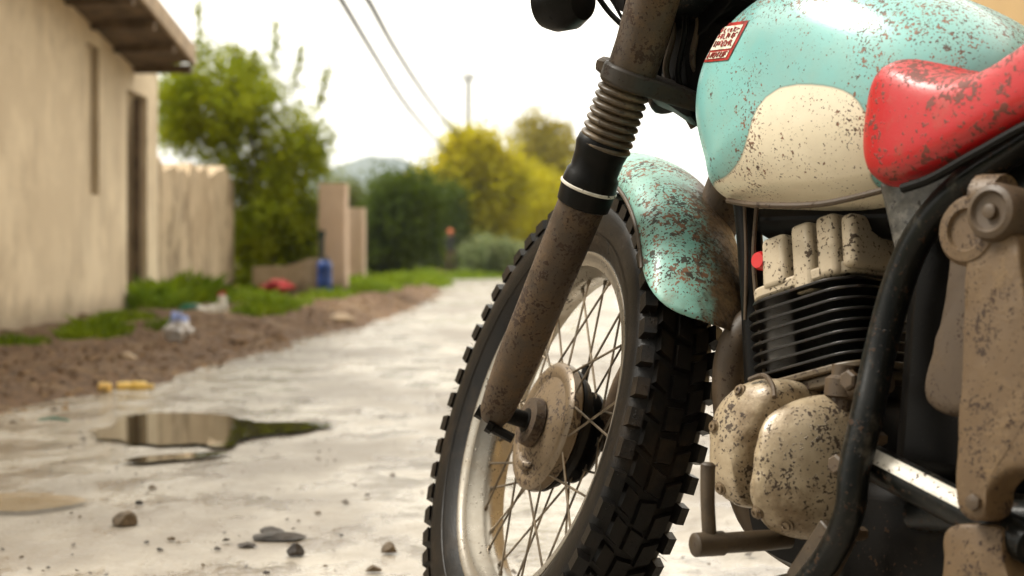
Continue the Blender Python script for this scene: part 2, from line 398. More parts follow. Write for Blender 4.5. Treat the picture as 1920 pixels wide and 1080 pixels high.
for dl in (.035, -.035):
    mb = MB(); tube(mb, pxpath([(1372, 300, dl), (1398, 380, dl), (1412, 540, dl), (1420, 700, dl), (1432, 860, dl), (1460, 1000, dl)]), .0155, 14)
    part('down_tube', mb, M['rubber'], frm)
mb = MB(); tube(mb, pxpath([(1420, 375, .06), (1413, 470, .06), (1418, 560, .06), (1436, 712, .07)]), .0026, 8); part('cable', mb, M['pipe'], bike)
mb = MB(); tube(mb, pxpath([(1395, 370, .055), (1399, 480, .055), (1397, 600, .05)]), .002, 8); part('cable', mb, M['pipe'], bike)
# brace tube with a worn white flash
mb = MB(); A, B = U(1612, 855, .12), U(1935, 1022, .15); tube(mb, [A, B], .018, 20)
br = part('brace_tube', mb, FRM, frm)
mb = MB(); ax = (B - A).normalized(); n1 = (CAM - A).normalized(); n1 = (n1 - ax * n1.dot(ax)).normalized(); n1 = (n1 + V(0, 0, .55)).normalized(); n1 = (n1 - ax * n1.dot(ax)).normalized(); n2 = ax.cross(n1)
vs = []; 
for i in range(25):
    f = .06 + .62 * i / 24
    for k in range(7):
        a = (k - 3) / 3 * .42; vs.append(A + (B - A) * f + (n1 * math.cos(a) + n2 * math.sin(a)) * .0187)
mb.add(vs, [(i * 7 + k, i * 7 + k + 1, i * 7 + k + 8, i * 7 + k + 7) for i in range(24) for k in range(6)]); part('white_stripe', mb, M['white'], br)
for px, py, l in ((1601, 714, .135), (1578, 872, .14), (1604, 1000, .12), (1640, 822, .14)):
    mb = MB(); c = U(px, py, l); lathe(mb, [(-.012, .007), (.002, .0072), (.004, .011), (.010, .0105), (.012, .008)], c, BL, 6); part('bolt', mb, M['pipe'], frm, angle=25)
# ---- black boxes added as blockers to keep the gap between the frame loops dark
mb = MB(); box(mb, bl(-.60, 0, .272), (BH, BL, BW), (.17, .05, .022)); box(mb, bl(-.79, 0, .13), (BH, BL, BW), (.10, .085, .13)); part('air_box_blocker', mb, M['rubber'], bike, bevel=.02)
mb = MB(); box(mb, bl(-.76, 0, -.09), (BH, BL, BW), (.13, .09, .085)); part('gearbox', mb, M['dark'], bike, bevel=.02)

# ---- engine
eng = thing('engine', 'x', 'x', bike.location); 
for k in ('label', 'category'): del eng[k]
eng.parent = bike; eng.location = (0, 0, 0)
E0 = bl(-.575, -.005, .05); EU = (BW * math.cos(R(15)) + BH * math.sin(R(15))).normalized(); EF = BL.cross(EU) * -1
if EF.dot(BH) < 0: EF = -EF
def rrect(a, b, r, k=6):
    o = []
    for cx, cy, s in ((a - r, b - r, 0), (-a + r, b - r, 90), (-a + r, -b + r, 180), (a - r, -b + r, 270)):
        for i in range(k + 1): an = R(s + 90 * i / k); o.append((cx + r * math.cos(an), cy + r * math.sin(an)))
    return o
def plate(mb, c, a, b, r, th, up=EU, fx=EF):
    o = rrect(a, b, r); n = len(o); vs = []
    for h in (-th / 2, th / 2):
        for x, y in o: vs.append(c + fx * x + BL * y + up * h)
    mb.add(vs, [tuple(range(n))[::-1], tuple(range(n, 2 * n))] + [(i, (i + 1) % n, n + (i + 1) % n, n + i) for i in range(n)])
mb = MB(); lathe(mb, [(-.03, .062), (.16, .062)], E0, EU, 32); cyl = part('cylinder', mb, M['fin'], eng)
for i in range(8):
    m_ = MB(); plate(m_, E0 + EU * (.0575 + .0118 * i), .086 - .0012 * i * (i > 6), .093, .04, .0032); part('cooling_fin', m_, M['fin'], cyl, bevel=.0008)
m_ = MB(); plate(m_, E0 + EU * .034, .080, .087, .04, .012); plate(m_, E0 + EU * .0445, .086, .093, .04, .008); part('base_flange', m_, dirty('muddy_flange', (.08, .055, .028), .4, .6, (.12, .078, .036), .5, mscale=20)[0], cyl, bevel=.002)
hd = M['head']
mb = MB(); plate(mb, E0 + EU * .153, .078, .082, .03, .014); hb = part('cylinder_head', mb, hd, eng, bevel=.003)
for s_px0, s_px1, y0, y1 in ((1423, 1470, 443, 520), (1481, 1520, 418, 530), (1526, 1566, 402, 500), (1572, 1600, 400, 480)):
    l0 = .082; a = U(s_px0, y0, l0); b = U(s_px1, y0 - 8, l0); c = U((s_px0 + s_px1) / 2, y1 + 20, l0)
    sa, sb = loc(a)[0], loc(b)[0]; wt = (loc(a)[2] + loc(b)[2]) / 2; wb = loc(c)[2]
    m_ = MB(); cc = bl((sa + sb) / 2, 0, (wt + wb) / 2)
    box(m_, cc + EF * .0, (EF, BL, EU), (abs(sb - sa) / 2, .08, (wt - wb) / 2), taper=.93); part('head_block', m_, hd, hb, bevel=.007, seg=3)
mb = MB(); c = U(1433, 490, .06); lathe(mb, [(-.03, .011), (.006, .011), (.012, .009)], c, BL, 16); part('spark_plug_cap', mb, M['red_dot'], hb)
# crankcase cover with two lobes
mb = MB()
lobeA = [SW(*p, .135) for p in [(1318, 850), (1322, 790), (1344, 740), (1385, 710), (1430, 706), (1452, 730), (1436, 790), (1404, 850), (1388, 910), (1382, 950), (1345, 942), (1322, 905)]]
lB_ = lambda x: .18 - .085 * (x - 1385) / 215
lobeB = [SW(x, y, lB_(x)) for x, y in [(1375, 880), (1386, 820), (1412, 768), (1470, 738), (1530, 738), (1580, 770), (1608, 830), (1612, 900), (1590, 965), (1540, 1005), (1480, 1016), (1395, 1000), (1368, 960), (1366, 920)]]
sF, sR = max(p[0] for p in lobeB), min(p[0] for p in lobeB)
def sweep(a_, l_, b_): return bl(a_, l_ - max(-.02, (sF - a_)) * .085 / (sF - sR) + .0, b_)
pillow(mb, lobeA, -.03, .143, p=7, q=3.0, layers=40, n=14, lump=.0012)
pillow(mb, lobeB, .02, .196, p=3.0, q=2.0, layers=44, n=14, lump=.0012, f3=sweep)
cc = part('crankcase_cover', mb, M['case'], eng, angle=70)
bvc = BVHTree.FromPolygons([Vector(v) for v in mb.v], mb.f)
for x, y in ((1352, 915), (1340, 800), (1388, 733), (1420, 960), (1475, 985), (1545, 985), (1590, 930)):
    h_ = bvc.ray_cast(CAM, ray(x, y).normalized())
    if h_[0] is None: continue
    n_ = h_[1] if h_[1].dot(CAM - h_[0]) > 0 else -h_[1]; n_ = (n_ + BL).normalized()
    m_ = MB(); lathe(m_, [(-.006, .0075), (.0015, .0075), (.0016, .0052), (.0045, .005), (.0048, .0022), (.003, .002)], h_[0], n_, 14); part('cover_screw', m_, M['drum'], cc, angle=30)
m_ = MB(); pillow(m_, [(sum(p[0] for p in lobeA) / len(lobeA) + (p[0] - sum(q[0] for q in lobeA) / len(lobeA)) * 1.02, p[1]) for p in lobeA], .045, .068, p=9, layers=6, n=6); part('case_flange', m_, M['pipe'], cc)
mb = MB(); tube(mb, pxpath([(1405, 712, .13), (1432, 704, .13), (1448, 722, .14), (1452, 745, .15)]), .0028, 8); part('cable', mb, M['pipe'], cc)
mb = MB(); pillow(mb, [SW(*p, .02) for p in [(1440, 880), (1440, 760), (1470, 712), (1620, 720), (1700, 800), (1760, 1000), (1640, 1090), (1500, 1060), (1450, 1000)]], -.13, .07, p=8, layers=8, n=4)
part('crankcase', mb, M['dark'], eng)
# carburettor stub
mb = MB(); lathe(mb, [(-.02, .014), (.01, .014), (.012, .019), (.03, .019), (.034, .013), (.045, .013)], U(1577, 765, .085), BW, 20)
tube(mb, [U(1577, 735, .085), U(1577, 735, .085) - BH * .06 + BW * .015], .012, 16); part('carburettor', mb, M['pipe'], eng)
# exhaust header
mb = MB(); tube(mb, pxpath([(1480, 590, -.03), (1420, 600, -.02), (1378, 650, -.0), (1368, 740, .0), (1390, 900, -.02), (1460, 1010, -.06), (1700, 1100, -.13), (2100, 1150, -.17)]), [.021, .021, .021, .021, .021, .022, .03, .036], 18)
part('exhaust_pipe', mb, M['pipe'], bike)
# gear lever: peg and upright toe rod
mb = MB(); a, b = U(1300, 1022, .215), U(1480, 1010, .10)
ax = (b - a).normalized(); L_ = (b - a).length
lathe(mb, [(0, .0095), (.002, .0125), (.035, .0128), (.036, .0108), (.085, .0110), (L_, .010)], a, ax, 20)
gl = part('gear_lever', mb, M['peg'], bike)
mb = MB(); c = a + ax * .020; d = U(1328, 872, .20)
tube(mb, smooth_path([c, c + (d - c) * .5 + BL * .002, d - BW * .006, d, d + BW * .003], 5), [.0075, .0075, .0078, .008, .004], 12); part('toe_rod', mb, M['peg'], gl)

# ---- kick lever and its boss, close to the camera on the right
kick = []
def slab(name, px, l, th, mat, parent, inset=.14, p=4, n=6, layers=10):
    m_ = MB(); pillow(m_, [SW(x, y, l) for x, y in px], l - th, l, p=p, layers=layers, n=12, inset=inset, lump=.0014); return part(name, m_, mat, parent)
mb = MB(); pillow(mb, [SW(x, y, .19) for x, y in [(1812, 470), (1806, 560), (1800, 680), (1793, 800), (1790, 900), (1795, 962), (1822, 978), (1845, 968), (1852, 925), (1885, 890), (1932, 880), (1960, 850), (1945, 700), (1930, 600), (1918, 520), (1905, 445), (1870, 420), (1830, 430)]], .15, .19, p=4, layers=16, n=14, inset=.13, lump=.0016)
kl = part('kick_lever', mb, M['lever'], bike)
slab('lever_arm', [(1790, 430), (1860, 450), (1850, 560), (1835, 700), (1820, 760), (1770, 780), (1732, 740), (1748, 650), (1775, 540)], .145, .03, dirty('brown_arm', (.05, .03, .014), .6, .7, (.075, .046, .02), .8, mscale=18, sscale=330)[0], kl)
slab('lever_foot', [(1778, 990), (1870, 985), (1880, 1040), (1890, 1130), (1770, 1130), (1768, 1060)], .17, .04, M['lever'], kl)
mb = MB(); c = U(1818, 432, .185)
lathe(mb, [(-.075, .030), (-.073, .034), (-.02, .034), (-.012, .031), (-.006, .033), (0, .029), (.001, .02), (-.003, .018)], c + BL * .006, BL, 28); tube(mb, [U(1840, 372, .17), U(1885, 372, .17)], .022, 16); part('lever_boss', mb, M['lever'], kl)
mb = MB(); c = U(1872, 400, .185)
lathe(mb, [(-.06, .027), (-.006, .027), (.001, .024), (.003, .019), (-.001, .016), (-.002, .007), (.003, .0065), (.004, .003)], c + BL * .012, BL, 28); part('boss_cap', mb, M['pipe'], kl)
mb = MB(); lathe(mb, [(-.01, .0075), (.003, .0075), (.004, .0045)], U(1826, 942, .192), BL, 6); part('bolt', mb, M['pipe'], kl)
# stand links at the bottom
for p0, p1, l, r in (((1555, 985), (1490, 1085), .15, .009), ((1590, 1000), (1540, 1100), .13, .010), ((1530, 1075), (1440, 1098), .12, .007)):
    mb = MB(); a, b = U(*p0, l), U(*p1, l); ax = (b - a).normalized(); x, y = BL, ax.cross(BL)
    box(mb, (a + b) / 2, (ax, BL, y), ((b - a).length / 2, .006, r)); part('stand_link', mb, M['peg'], frm, bevel=.002)
mb = MB(); a, b = bl(-.66, .10, -.19), bl(-.62, .19, 0); b = V(b.x, b.y, .012)
tube(mb, [a, b], .011, 12); tube(mb, [b - V(.03, 0, 0), b + V(.03, 0, 0)], .011, 12); part('side_stand', mb, M['dark'], bike)

# ---- fork
def fk(px, py, l): return U(px, py, l)
forkL = .105
ax0, ax1 = U(930, 772, .075), U(1090, 385, .105)
axd = (ax1 - ax0).normalized()
mb = MB()
tube(mb, [ax0 - axd * .012, ax0, ax0 + axd * .02, ax0 + axd * .08, ax1 - axd * .03, ax1 + axd * .01], [.018, .0225, .0245, .0285, .0305, .0305], 32)
fl = part('fork_leg', mb, M['fork'], bike)
for (px, py, r, h) in ((908, 777, .0085, .012), (925, 803, .0085, .010)):
    m_ = MB(); lathe(m_, [(-.03, r * .8), (0, r * .8), (.001, r * 1.15), (h, r * 1.1)], U(px, py, .083), -WL.cross(axd) * -.4 + WL, 6); part('clamp_nut', m_, M['dark'], fl, angle=25)
TOP = U(1235, -40, .115)
d2 = (TOP - ax1).normalized()
c0 = U(1100, 362, .107)
mb = MB(); lathe(mb, [(-.018, .030), (-.016, .034), (.008, .036), (.026, .034), (.030, .031), (.05, .032), (.062, .0345), (.072, .033), (.078, .028)], c0, d2, 32); part('gaiter_collar', mb, M['rubber'], fl)
mb = MB(); lathe(mb, [(.006, .0357), (.007, .0372), (.0095, .0372), (.0105, .0357)], c0, d2, 36, close=False); part('clamp_band', mb, M['white'], fl)
g0, g1 = U(1131, 280, .108), U(1176, 152, .110); gd = (g1 - g0).normalized(); gl_ = (g1 - g0).length
prof = []
NR = 9
for i in range(NR * 8 + 1):
    f = i / (NR * 8); prof.append((f * gl_, .0272 + .0062 * abs(math.sin(math.pi * f * NR)) ** .8 + .0012 * (1 - f)))
mb = MB(); lathe(mb, prof, g0, gd, 36); part('fork_gaiter', mb, M['gaiter'], fl, angle=80)
tc = U(1182, 140, .11)
mb = MB(); tube(mb, [tc, tc + d2 * .04, TOP, TOP + d2 * .05], [.031, .0315, .0325, .0325], 32); part('fork_shroud', mb, M['fork'], fl)
# lower clamp (triple tree) with its pinch bolt
SA = d2
mb = MB(); right = (-BL + BH * .05).normalized(); fwd = d2.cross(right).normalized()
o = []
cl = tc + SA * -.004
for a in range(11):
    an = R(90 + 180 * a / 10); o.append((math.cos(an) * .036, math.sin(an) * .036))
o += [(.08, -.052), (.14, -.052), (.215, -.036)]
for a in range(1, 10):
    an = R(-90 + 180 * a / 10); o.append((.215 + math.cos(an) * .036, math.sin(an) * .036))
o += [(.215, .036), (.14, .045), (.06, .042)]
vs = []; n = len(o)
for hh in (-.013, .011):
    for x, y in o: vs.append(cl + right * x + fwd * y + SA * hh)
mb.add(vs, [tuple(range(n))[::-1], tuple(range(n, 2 * n))] + [(i, (i + 1) % n, n + (i + 1) % n, n + i) for i in range(n)])
tt = part('triple_clamp', mb, dirty('grimy_clamp', (.016, .011, .006), .5, .6, (.06, .036, .016), .7, (.02, .01, .005), mscale=22, lo=.48)[0], bike, bevel=.004, angle=35)
mb = MB(); a = U(1128, 122, .10); b = U(1178, 132, .10)
tube(mb, [a, b], .010, 14); lathe(mb, [(0, .0085), (.001, .0115), (.016, .0115), (.018, .009)], a, (b - a), 6); lathe(mb, [(-.004, .006), (.0, .006)], a, (b - a), 12); part('pinch_bolt', mb, M['pipe'], tt, angle=25)
# far fork leg, behind the wheel
off = -WL * .19
mb = MB(); tube(mb, [ax0 - WL * .17, ax0 - WL * .17 + axd * .1, ax1 - WL * .185, TOP - WL * .19], [.02, .027, .030, .031], 24); part('fork_leg', mb, M['fork'], bike)
# ---- front end above the frame: bars, headlamp, indicator, cables
mb = MB(); ctr = TOP + off * .5
tube(mb, smooth_path([ctr + BL * .38 - BH * .12 + BW * .10, ctr + BL * .2 - BH * .06 + BW * .13, ctr + BL * .1 + BW * .12, ctr + BL * .05 + BW * .06, ctr - BL * .05 + BW * .06, ctr - BL * .1 + BW * .12, ctr - BL * .2 - BH * .06 + BW * .13, ctr - BL * .38 - BH * .12 + BW * .10], 6), .011, 12)
hbz = part('handlebar', mb, M['black'], bike)
for sg in (1, -1):
    m_ = MB(); tube(m_, [ctr + BL * sg * .28 - BH * .086 + BW * .122, ctr + BL * sg * .39 - BH * .123 + BW * .098], .017, 14); part('grip', m_, M['rubber'], hbz)
mb = MB(); box(mb, ctr + BW * .03, (right, fwd, SA), (.14, .035, .012)); part('top_clamp', mb, M['dark'], bike, bevel=.005)
mb = MB(); hc = ctr + BH * .10 + BW * .06; lathe(mb, [(-.10, .02), (-.09, .05), (-.05, .078), (0, .09), (.012, .092), (.014, .086)], hc, BH, 36); hl = part('headlamp', mb, M['black'], bike)
mb = MB(); lathe(mb, [(.014, .085), (.03, .06), (.036, .02)], hc, BH, 36); part('headlamp_lens', mb, plain('lens_glass', (.5, .5, .48), .1), hl)
ic = U(1058, 2, .17)
mb = MB(); lathe(mb, [(-.034, .012), (-.03, .026), (-.012, .0365), (.012, .038), (.028, .033), (.036, .02), (.038, .004)], ic, BH * .9 + BL * .2, 32)
tube(mb, [ic, ic - BL * .05 + BW * .03], .008, 10); part('turn_indicator', mb, M['rubber'], bike)
mb = MB()
tube(mb, pxpath([(1105, -30, .14), (1140, 20, .12), (1172, 52, .11)]), .0036, 8)
tube(mb, pxpath([(1128, -25, .13), (1150, 5, .12), (1172, 45, .11)]), .0022, 8)
pillow(mb, [SW(x, y, .12) for x, y in [(1135, -30), (1168, -30), (1169, 5), (1166, 22), (1156, 15), (1148, 2)]], .112, .12, p=6, layers=4, n=2)
part('indicator_bracket', mb, M['dark'], bike)
for k, (a, b, c, d) in enumerate([((1248, -30, .05), (1262, 60, .05), (1250, 140, .04), (1300, 240, .0)), ((1275, -40, .04), (1285, 50, .05), (1272, 150, .04), (1320, 230, .0)), ((1300, -40, .02), (1310, 40, .03), (1300, 120, .03), (1345, 200, .0)),
                                   ((1225, -30, .07), (1262, 20, .07), (1240, 110, .06), (1235, 160, .05))]):
    mb = MB(); tube(mb, pxpath([a, b, c, d]), .0042 if k != 3 else .003, 10); part('cable', mb, M['rubber'] if k % 2 else M['pipe'], bike)
mb = MB(); pillow(mb, [SW(x, y, .03) for x, y in [(1235, -60), (1400, -60), (1375, 0), (1320, 70), (1292, 180), (1296, 235), (1250, 210), (1205, 178), (1215, 80)]], -.09, .035, p=7, layers=8, n=5)
part('headstock_cover', mb, M['rubber'], bike)

# ---- front wheel
WC = HUB - WL * .0375
def wp(r, a, lat): return WC + WL * lat + (-WH * math.cos(a) + WW * math.sin(a)) * r
def ring(mb, prof, n=120, closed=False, m=0, wob=None):
    k = len(prof); vs = []
    for i in range(n):
        a = 2 * math.pi * i / n
        for r, lat in prof: vs.append(wp(r, a, lat))
    fs = []
    for i in range(n):
        for j in range(k if closed else k - 1):
            fs.append((i * k + j, i * k + (j + 1) % k, ((i + 1) % n) * k + (j + 1) % k, ((i + 1) % n) * k + j))
    mb.add(vs, fs, m)
mb = MB()
rp = [(.252, .0375), (.2535, .034), (.249, .030), (.236, .028), (.2335, .018), (.2265, .010), (.2245, 0), (.2265, -.010), (.2335, -.018), (.236, -.028), (.249, -.030), (.2535, -.034), (.252, -.0375), (.248, -.0372), (.245, -.034), (.233, -.031), (.230, -.020), (.223, -.011), (.221, 0), (.223, .011), (.230, .020), (.233, .031), (.245, .034), (.248, .0372)]
ring(mb, rp, 160, True); fw = part('front_wheel', mb, M['rim'], bike, angle=50)
tp = [(.247, .033), (.256, .0385), (.272, .047), (.292, .0525), (.308, .0530), (.318, .0515), (.327, .045), (.332, .033), (.3345, .016), (.335, 0)]
tp = tp + [(r, -l) for r, l in tp[-2::-1]]
tyre_mat, tt_ = dirty('muddy_tyre', (.004, .0035, .003), .38, .6, (.04, .024, .011), 0, mscale=9, lo=.47, bumpd=.0015, filmk=.16, spec=.2)
mb = MB(); ring(mb, tp, 200)
ring(mb, [(.2775, .0495), (.2785, .0505), (.2795, .0506)], 160)
# staggered blocks of an enduro tread, each a little irregular
def knob(mb, a, da, lat, dl, r0, h, tw=0, dr=0.):
    vs = []
    for hh, k in ((-.004, 1.08), (h, .88)):
        for sa, sl in ((-1, -1), (1, -1), (1, 1), (-1, 1)):
            aa = a + sa * da * k + tw * sl * da; ll = lat + sl * dl * k
            vs.append(wp(r0 + hh - (dr * sl * (1 if lat > 0 else -1)), aa, ll + (0 if abs(lat) < .035 else math.copysign(hh * .35, lat))))
    mb.add(vs, [(0, 1, 2, 3), (7, 6, 5, 4), (0, 4, 5, 1), (1, 5, 6, 2), (2, 6, 7, 3), (3, 7, 4, 0)])
NK = 54
for i in range(NK):
    a = 2 * math.pi * i / NK; s_ = 2 * math.pi / NK
    for sg in (1, -1):
        j = rnd.uniform(-.004, .004)
        knob(mb, a + j + (0 if sg > 0 else s_ / 2), s_ * .31, sg * .0445, .0078, .327, .0125 + rnd.uniform(-.001, .001), 0, .0035)
        knob(mb, a + s_ * .5 + j + (0 if sg > 0 else s_ / 2), s_ * .40, sg * .0245, .0098, .333, .0075, .3 * sg)
    knob(mb, a + s_ * .25, s_ * .40, 0, .0108, .335, .0070, rnd.uniform(-.2, .2))
for i in range(260):                             # moulding hairs on the shoulder blocks
    a = rnd.uniform(0, 6.283); l = rnd.choice((-1, 1)) * rnd.uniform(.040, .050); p0 = wp(.338, a, l); p1 = wp(.338 + rnd.uniform(.004, .009), a + rnd.uniform(-.01, .01), l * 1.1)
    tube(mb, [p0, p1], [.0005, .0002], 3)
part('tyre', mb, tyre_mat, fw, angle=35)
NS = 36
for i in range(NS):
    side = 1 if i % 2 == 0 else -1; k = i // 2
    a0 = 2 * math.pi * (k + (.0 if side > 0 else .5)) / (NS / 2); lead = (1 if k % 2 == 0 else -1) * .62
    mb = MB(); hub = wp(.060 if side < 0 else .072, a0 + lead, side * (.024) if side > 0 else -.036); rimp = wp(.224, a0, side * .004)
    d = (rimp - hub)
    tube(mb, [hub, hub + d * .5, hub + d * .95, hub + d * .951, rimp], [.0017, .0017, .0017, .003, .003], 7); part('spoke', mb, M['spoke'], fw)
mb = MB(); mb2 = MB()
lathe(mb, [(-.052, .030), (-.046, .060), (-.040, .066), (-.036, .066), (-.034, .05), (-.018, .052), (-.012, .080), (.000, .084), (.001, .089), (.006, .089), (.008, .078)], WC, WL, 48)
for i in range(5):
    a = 2 * math.pi * i / 5 + .5
hub_ = part('brake_drum', mb, M['dark'], fw)
mb = MB(); lathe(mb, [(.008, .089), (.012, .0925), (.023, .0925), (.0265, .089), (.0285, .082), (.0285, .076), (.0255, .070), (.0285, .060), (.031, .048), (.034, .040), (.0345, .034), (.026, .032), (.026, .02)], WC, WL, 64)
bp = part('brake_plate', mb, M['drum'], fw, angle=35)
mb = MB(); tube(mb, smooth_path([wp(.058, R(232), .028), wp(.060, R(250), .0305), wp(.060, R(268), .0305), wp(.058, R(286), .028)], 6), [.003, .008, .009, .003], 10); part('cooling_scoop', mb, M['drum'], bp)
mb = MB(); lathe(mb, [(-.06, .009), (.036, .009), (.036, .017), (.052, .0175), (.053, .012), (.083, .012), (.084, .0165), (.095, .0165), (.097, .010)], WC, WL, 20); part('axle', mb, M['dark'], fw, angle=30)
mb = MB(); lathe(mb, [(.036, .034), (.037, .0355), (.050, .033), (.051, .026)], WC, WL, 36); part('axle_spacer', mb, M['fork'], fw)
# brake arm and stay
mb = MB(); tube(mb, [wp(.055, R(95), -.02), wp(.10, R(98), -.02)], .006, 8); part('brake_arm', mb, M['dark'], fw)

# ---- front mudguard
mb = MB(); vs = []; na, nl = 60, 22
a0, a1 = R(25), R(100); mud_dark = []
# cross section: domed sheet with a turned-in flank
for i in range(na + 1):
    for j in range(nl + 1):
        u = -1 + 2 * j / nl; th = u * R(98); as_ = a0 + R(13) * abs(u) ** 3; a = as_ + (a1 - as_) * i / na
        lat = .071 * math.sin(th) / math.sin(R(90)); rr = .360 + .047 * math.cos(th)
        vs.append(wp(rr, a, lat)); ff = (a - a0) / (a1 - a0); mud_dark.append(max(0, min(1, (.62 - u) / .85)) * max(0, min(1, (.86 - ff) / .42)) * .88)  # mud, weighted right and low so the colour also darkens that side
mb.add(vs, [(i * (nl + 1) + j, i * (nl + 1) + j + 1, (i + 1) * (nl + 1) + j + 1, (i + 1) * (nl + 1) + j) for i in range(na) for j in range(nl)])
fd = part('front_mudguard', mb, M['fender'], bike, angle=70); fa = fd.data.attributes.new('mud', 'FLOAT', 'POINT'); fa.data.foreach_set('value', mud_dark)
sm = fd.modifiers.new('thick', 'SOLIDIFY'); sm.thickness = .0025; sm.offset = -1
mb = MB(); e = [wp(.360 + .047 * math.cos(R(98)), a0 + R(13) + (a1 - a0 - R(13)) * i / na, .0712) for i in range(na + 1)]
tube(mb, e, .003, 8); part('mudguard_edge', mb, M['pipe'], fd)

# ---- rear wheel and swing arm, mostly out of the picture
RC = bl(-1.28, 0, .01)
def wp2(r, a, lat): return RC + BL * lat + (-BH * math.cos(a) + BW * math.sin(a)) * r
_wp, _WC = wp, WC
wp = wp2
mb = MB(); ring(mb, rp, 100, True); rw = part('rear_wheel', mb, M['rim'], bike, angle=50)
mb = MB(); ring(mb, [(r * .97, l) for r, l in tp], 120)
for i in range(NK):
    a = 2 * math.pi * i / NK
    for l in (-.04, -.013, .013, .04): knob(mb, a + (.058 if abs(l) < .02 else 0), .034, l, .010, .318, .012)
part('tyre', mb, tyre_mat, rw, angle=35)
for i in range(36):
    side = 1 if i % 2 else -1; a0_ = 2 * math.pi * i / 36
    mb = MB(); tube(mb, [wp(.055, a0_ + (1 if i % 4 < 2 else -1) * .6, side * .03), wp(.224, a0_, side * .004)], .0017, 6); part('spoke', mb, M['spoke'], rw)
wp = _wp
mb = MB(); lathe(mb, [(-.06, .02), (-.055, .065), (-.02, .075), (.03, .075), (.055, .06), (.06, .02)], RC, BL, 32); part('hub', mb, M['drum'], rw)
mb = MB()
for sg in (1, -1): tube(mb, [bl(-.74, sg * .10, -.03), bl(-1.3, sg * .10, .01)], .018, 14)
part('swing_arm', mb, M['black'], bike)
for sg in (1, -1):
    mb = MB(); tube(mb, [bl(-1.24, sg * .13, .03), bl(-1.12, sg * .13, .36)], .024, 14); part('shock_absorber', mb, M['dark'], bike)
mb = MB(); vs = []
for i in range(41):
    a = R(30) + R(130) * i / 40
    for j in range(13):
        th = R(-95 + 190 * j / 12); vs.append(wp2(.36 + .04 * math.cos(th), a, .08 * math.sin(th)))
mb.add(vs, [(i * 13 + j, i * 13 + j + 1, (i + 1) * 13 + j + 1, (i + 1) * 13 + j) for i in range(40) for j in range(12)])
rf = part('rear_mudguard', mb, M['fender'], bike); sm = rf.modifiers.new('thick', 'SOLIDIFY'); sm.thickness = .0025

# ================================================================== SETTING
def G(px, py, z=0.):                     # point on level ground seen at this pixel
    d = ray(px, py); return CAM + d * ((z - CAM_H) / d.z)
def at(px, py, Y): return CAM + ray(px, py) * Y
def edge_x(y): return float(np.interp(y, [0, 4, 5.5, 7, 9.8, 13, 17.6, 25, 37, 60], [-2.1, -2.0, -1.82, -1.57, -1.36, -1.18, -1.0, -1.1, -1.6, -2.4]))
def fbm(x, y, sc=1., o=4, seed=0.): return mnoise.fractal(V(x * sc + seed, y * sc, seed), 1.0, 2.0, o)

# road: worn, wet, pale
t = NT('wet_worn_road')
big = t.noise(.9, 5, .6, stretch=(1, .55, 1)); mid = t.noise(4.5, 6, .65, stretch=(1, .7, 1)); fine = t.noise(55, 5, .7); grit = t.noise(260, 2)
col = t.mix(t.ramp(big, .38, .62), (.15, .12, .085), (.42, .375, .305))
col = t.mix(t.math('MULTIPLY', t.ramp(mid, .49, .62), .8), col, (.125, .088, .052))
col = t.mix(t.math('MULTIPLY', t.ramp(fine, .55, .72), .5), col, (.13, .11, .085))
wet = t.ramp(t.math('ADD', t.math('MULTIPLY', big, .55), t.math('MULTIPLY', mid, .45)), .44, .56)
rg = t.ramp(wet, 0, 1, .5, .12)
nb = t.bump(t.math('ADD', t.math('MULTIPLY', fine, .6), t.math('MULTIPLY', grit, .25)), .6, .006)
nb = t.bump(mid, .6, .06, nb)
M['road'] = t.pbr(Base_Color=col, Roughness=rg, Normal=nb, Specular_IOR_Level=.9)
t = NT('brown_earth')
a = t.noise(3, 6, .7); b = t.noise(22, 5, .7); c = t.noise(110, 3)
col = t.mix(t.ramp(b, .35, .65), (.075, .038, .014), (.23, .125, .055)); col = t.mix(t.ramp(a, .5, .68), col, (.26, .165, .08)); col = t.mix(t.math('MULTIPLY', t.ramp(c, .55, .7), .6), col, (.05, .028, .014))
M['earth'] = t.pbr(Base_Color=col, Roughness=.8, Normal=t.bump(t.math('ADD', b, c), 1, .02))
t = NT('meadow_ground')
a = t.noise(.35, 5, .6); b = t.noise(6, 4)
col = t.mix(t.ramp(a, .4, .6), (.10, .13, .03), (.17, .15, .07)); col = t.mix(t.math('MULTIPLY', t.ramp(b, .4, .7), .5), col, (.07, .10, .02))
M['meadow'] = t.pbr(Base_Color=col, Roughness=.9)
def water(name, col, rough, ea=.44, eb=.56, am=1.):
    t = NT(name); at_ = t.n('ShaderNodeAttribute'); at_.attribute_name = 'edge'
    e = t.math('ADD', at_.outputs['Fac'], t.math('MULTIPLY', t.math('SUBTRACT', t.noise(5, 5, .65, stretch=(1, .6, 1)), .5), 1.5))
    return t.pbr(Base_Color=col, Roughness=rough, IOR=1.33, Normal=t.bump(t.noise(3, 2), .03, .01), Specular_IOR_Level=.9, Alpha=t.ramp(e, ea, eb, 0, am))
M['water'] = water('puddle_water', (.03, .024, .012), .02)
M['tan_water'] = water('tan_puddle_water', (.24, .165, .085), .08, .3, .8, .6)  # tan of the reflected house wall put into the water colour
mb = MB(); S = 6000; mb.add([(-S, -200, -.012), (S, -200, -.012), (S, S, -.012), (-S, S, -.012)], [(0, 1, 2, 3)]); struct('ground', mb, M['meadow'])
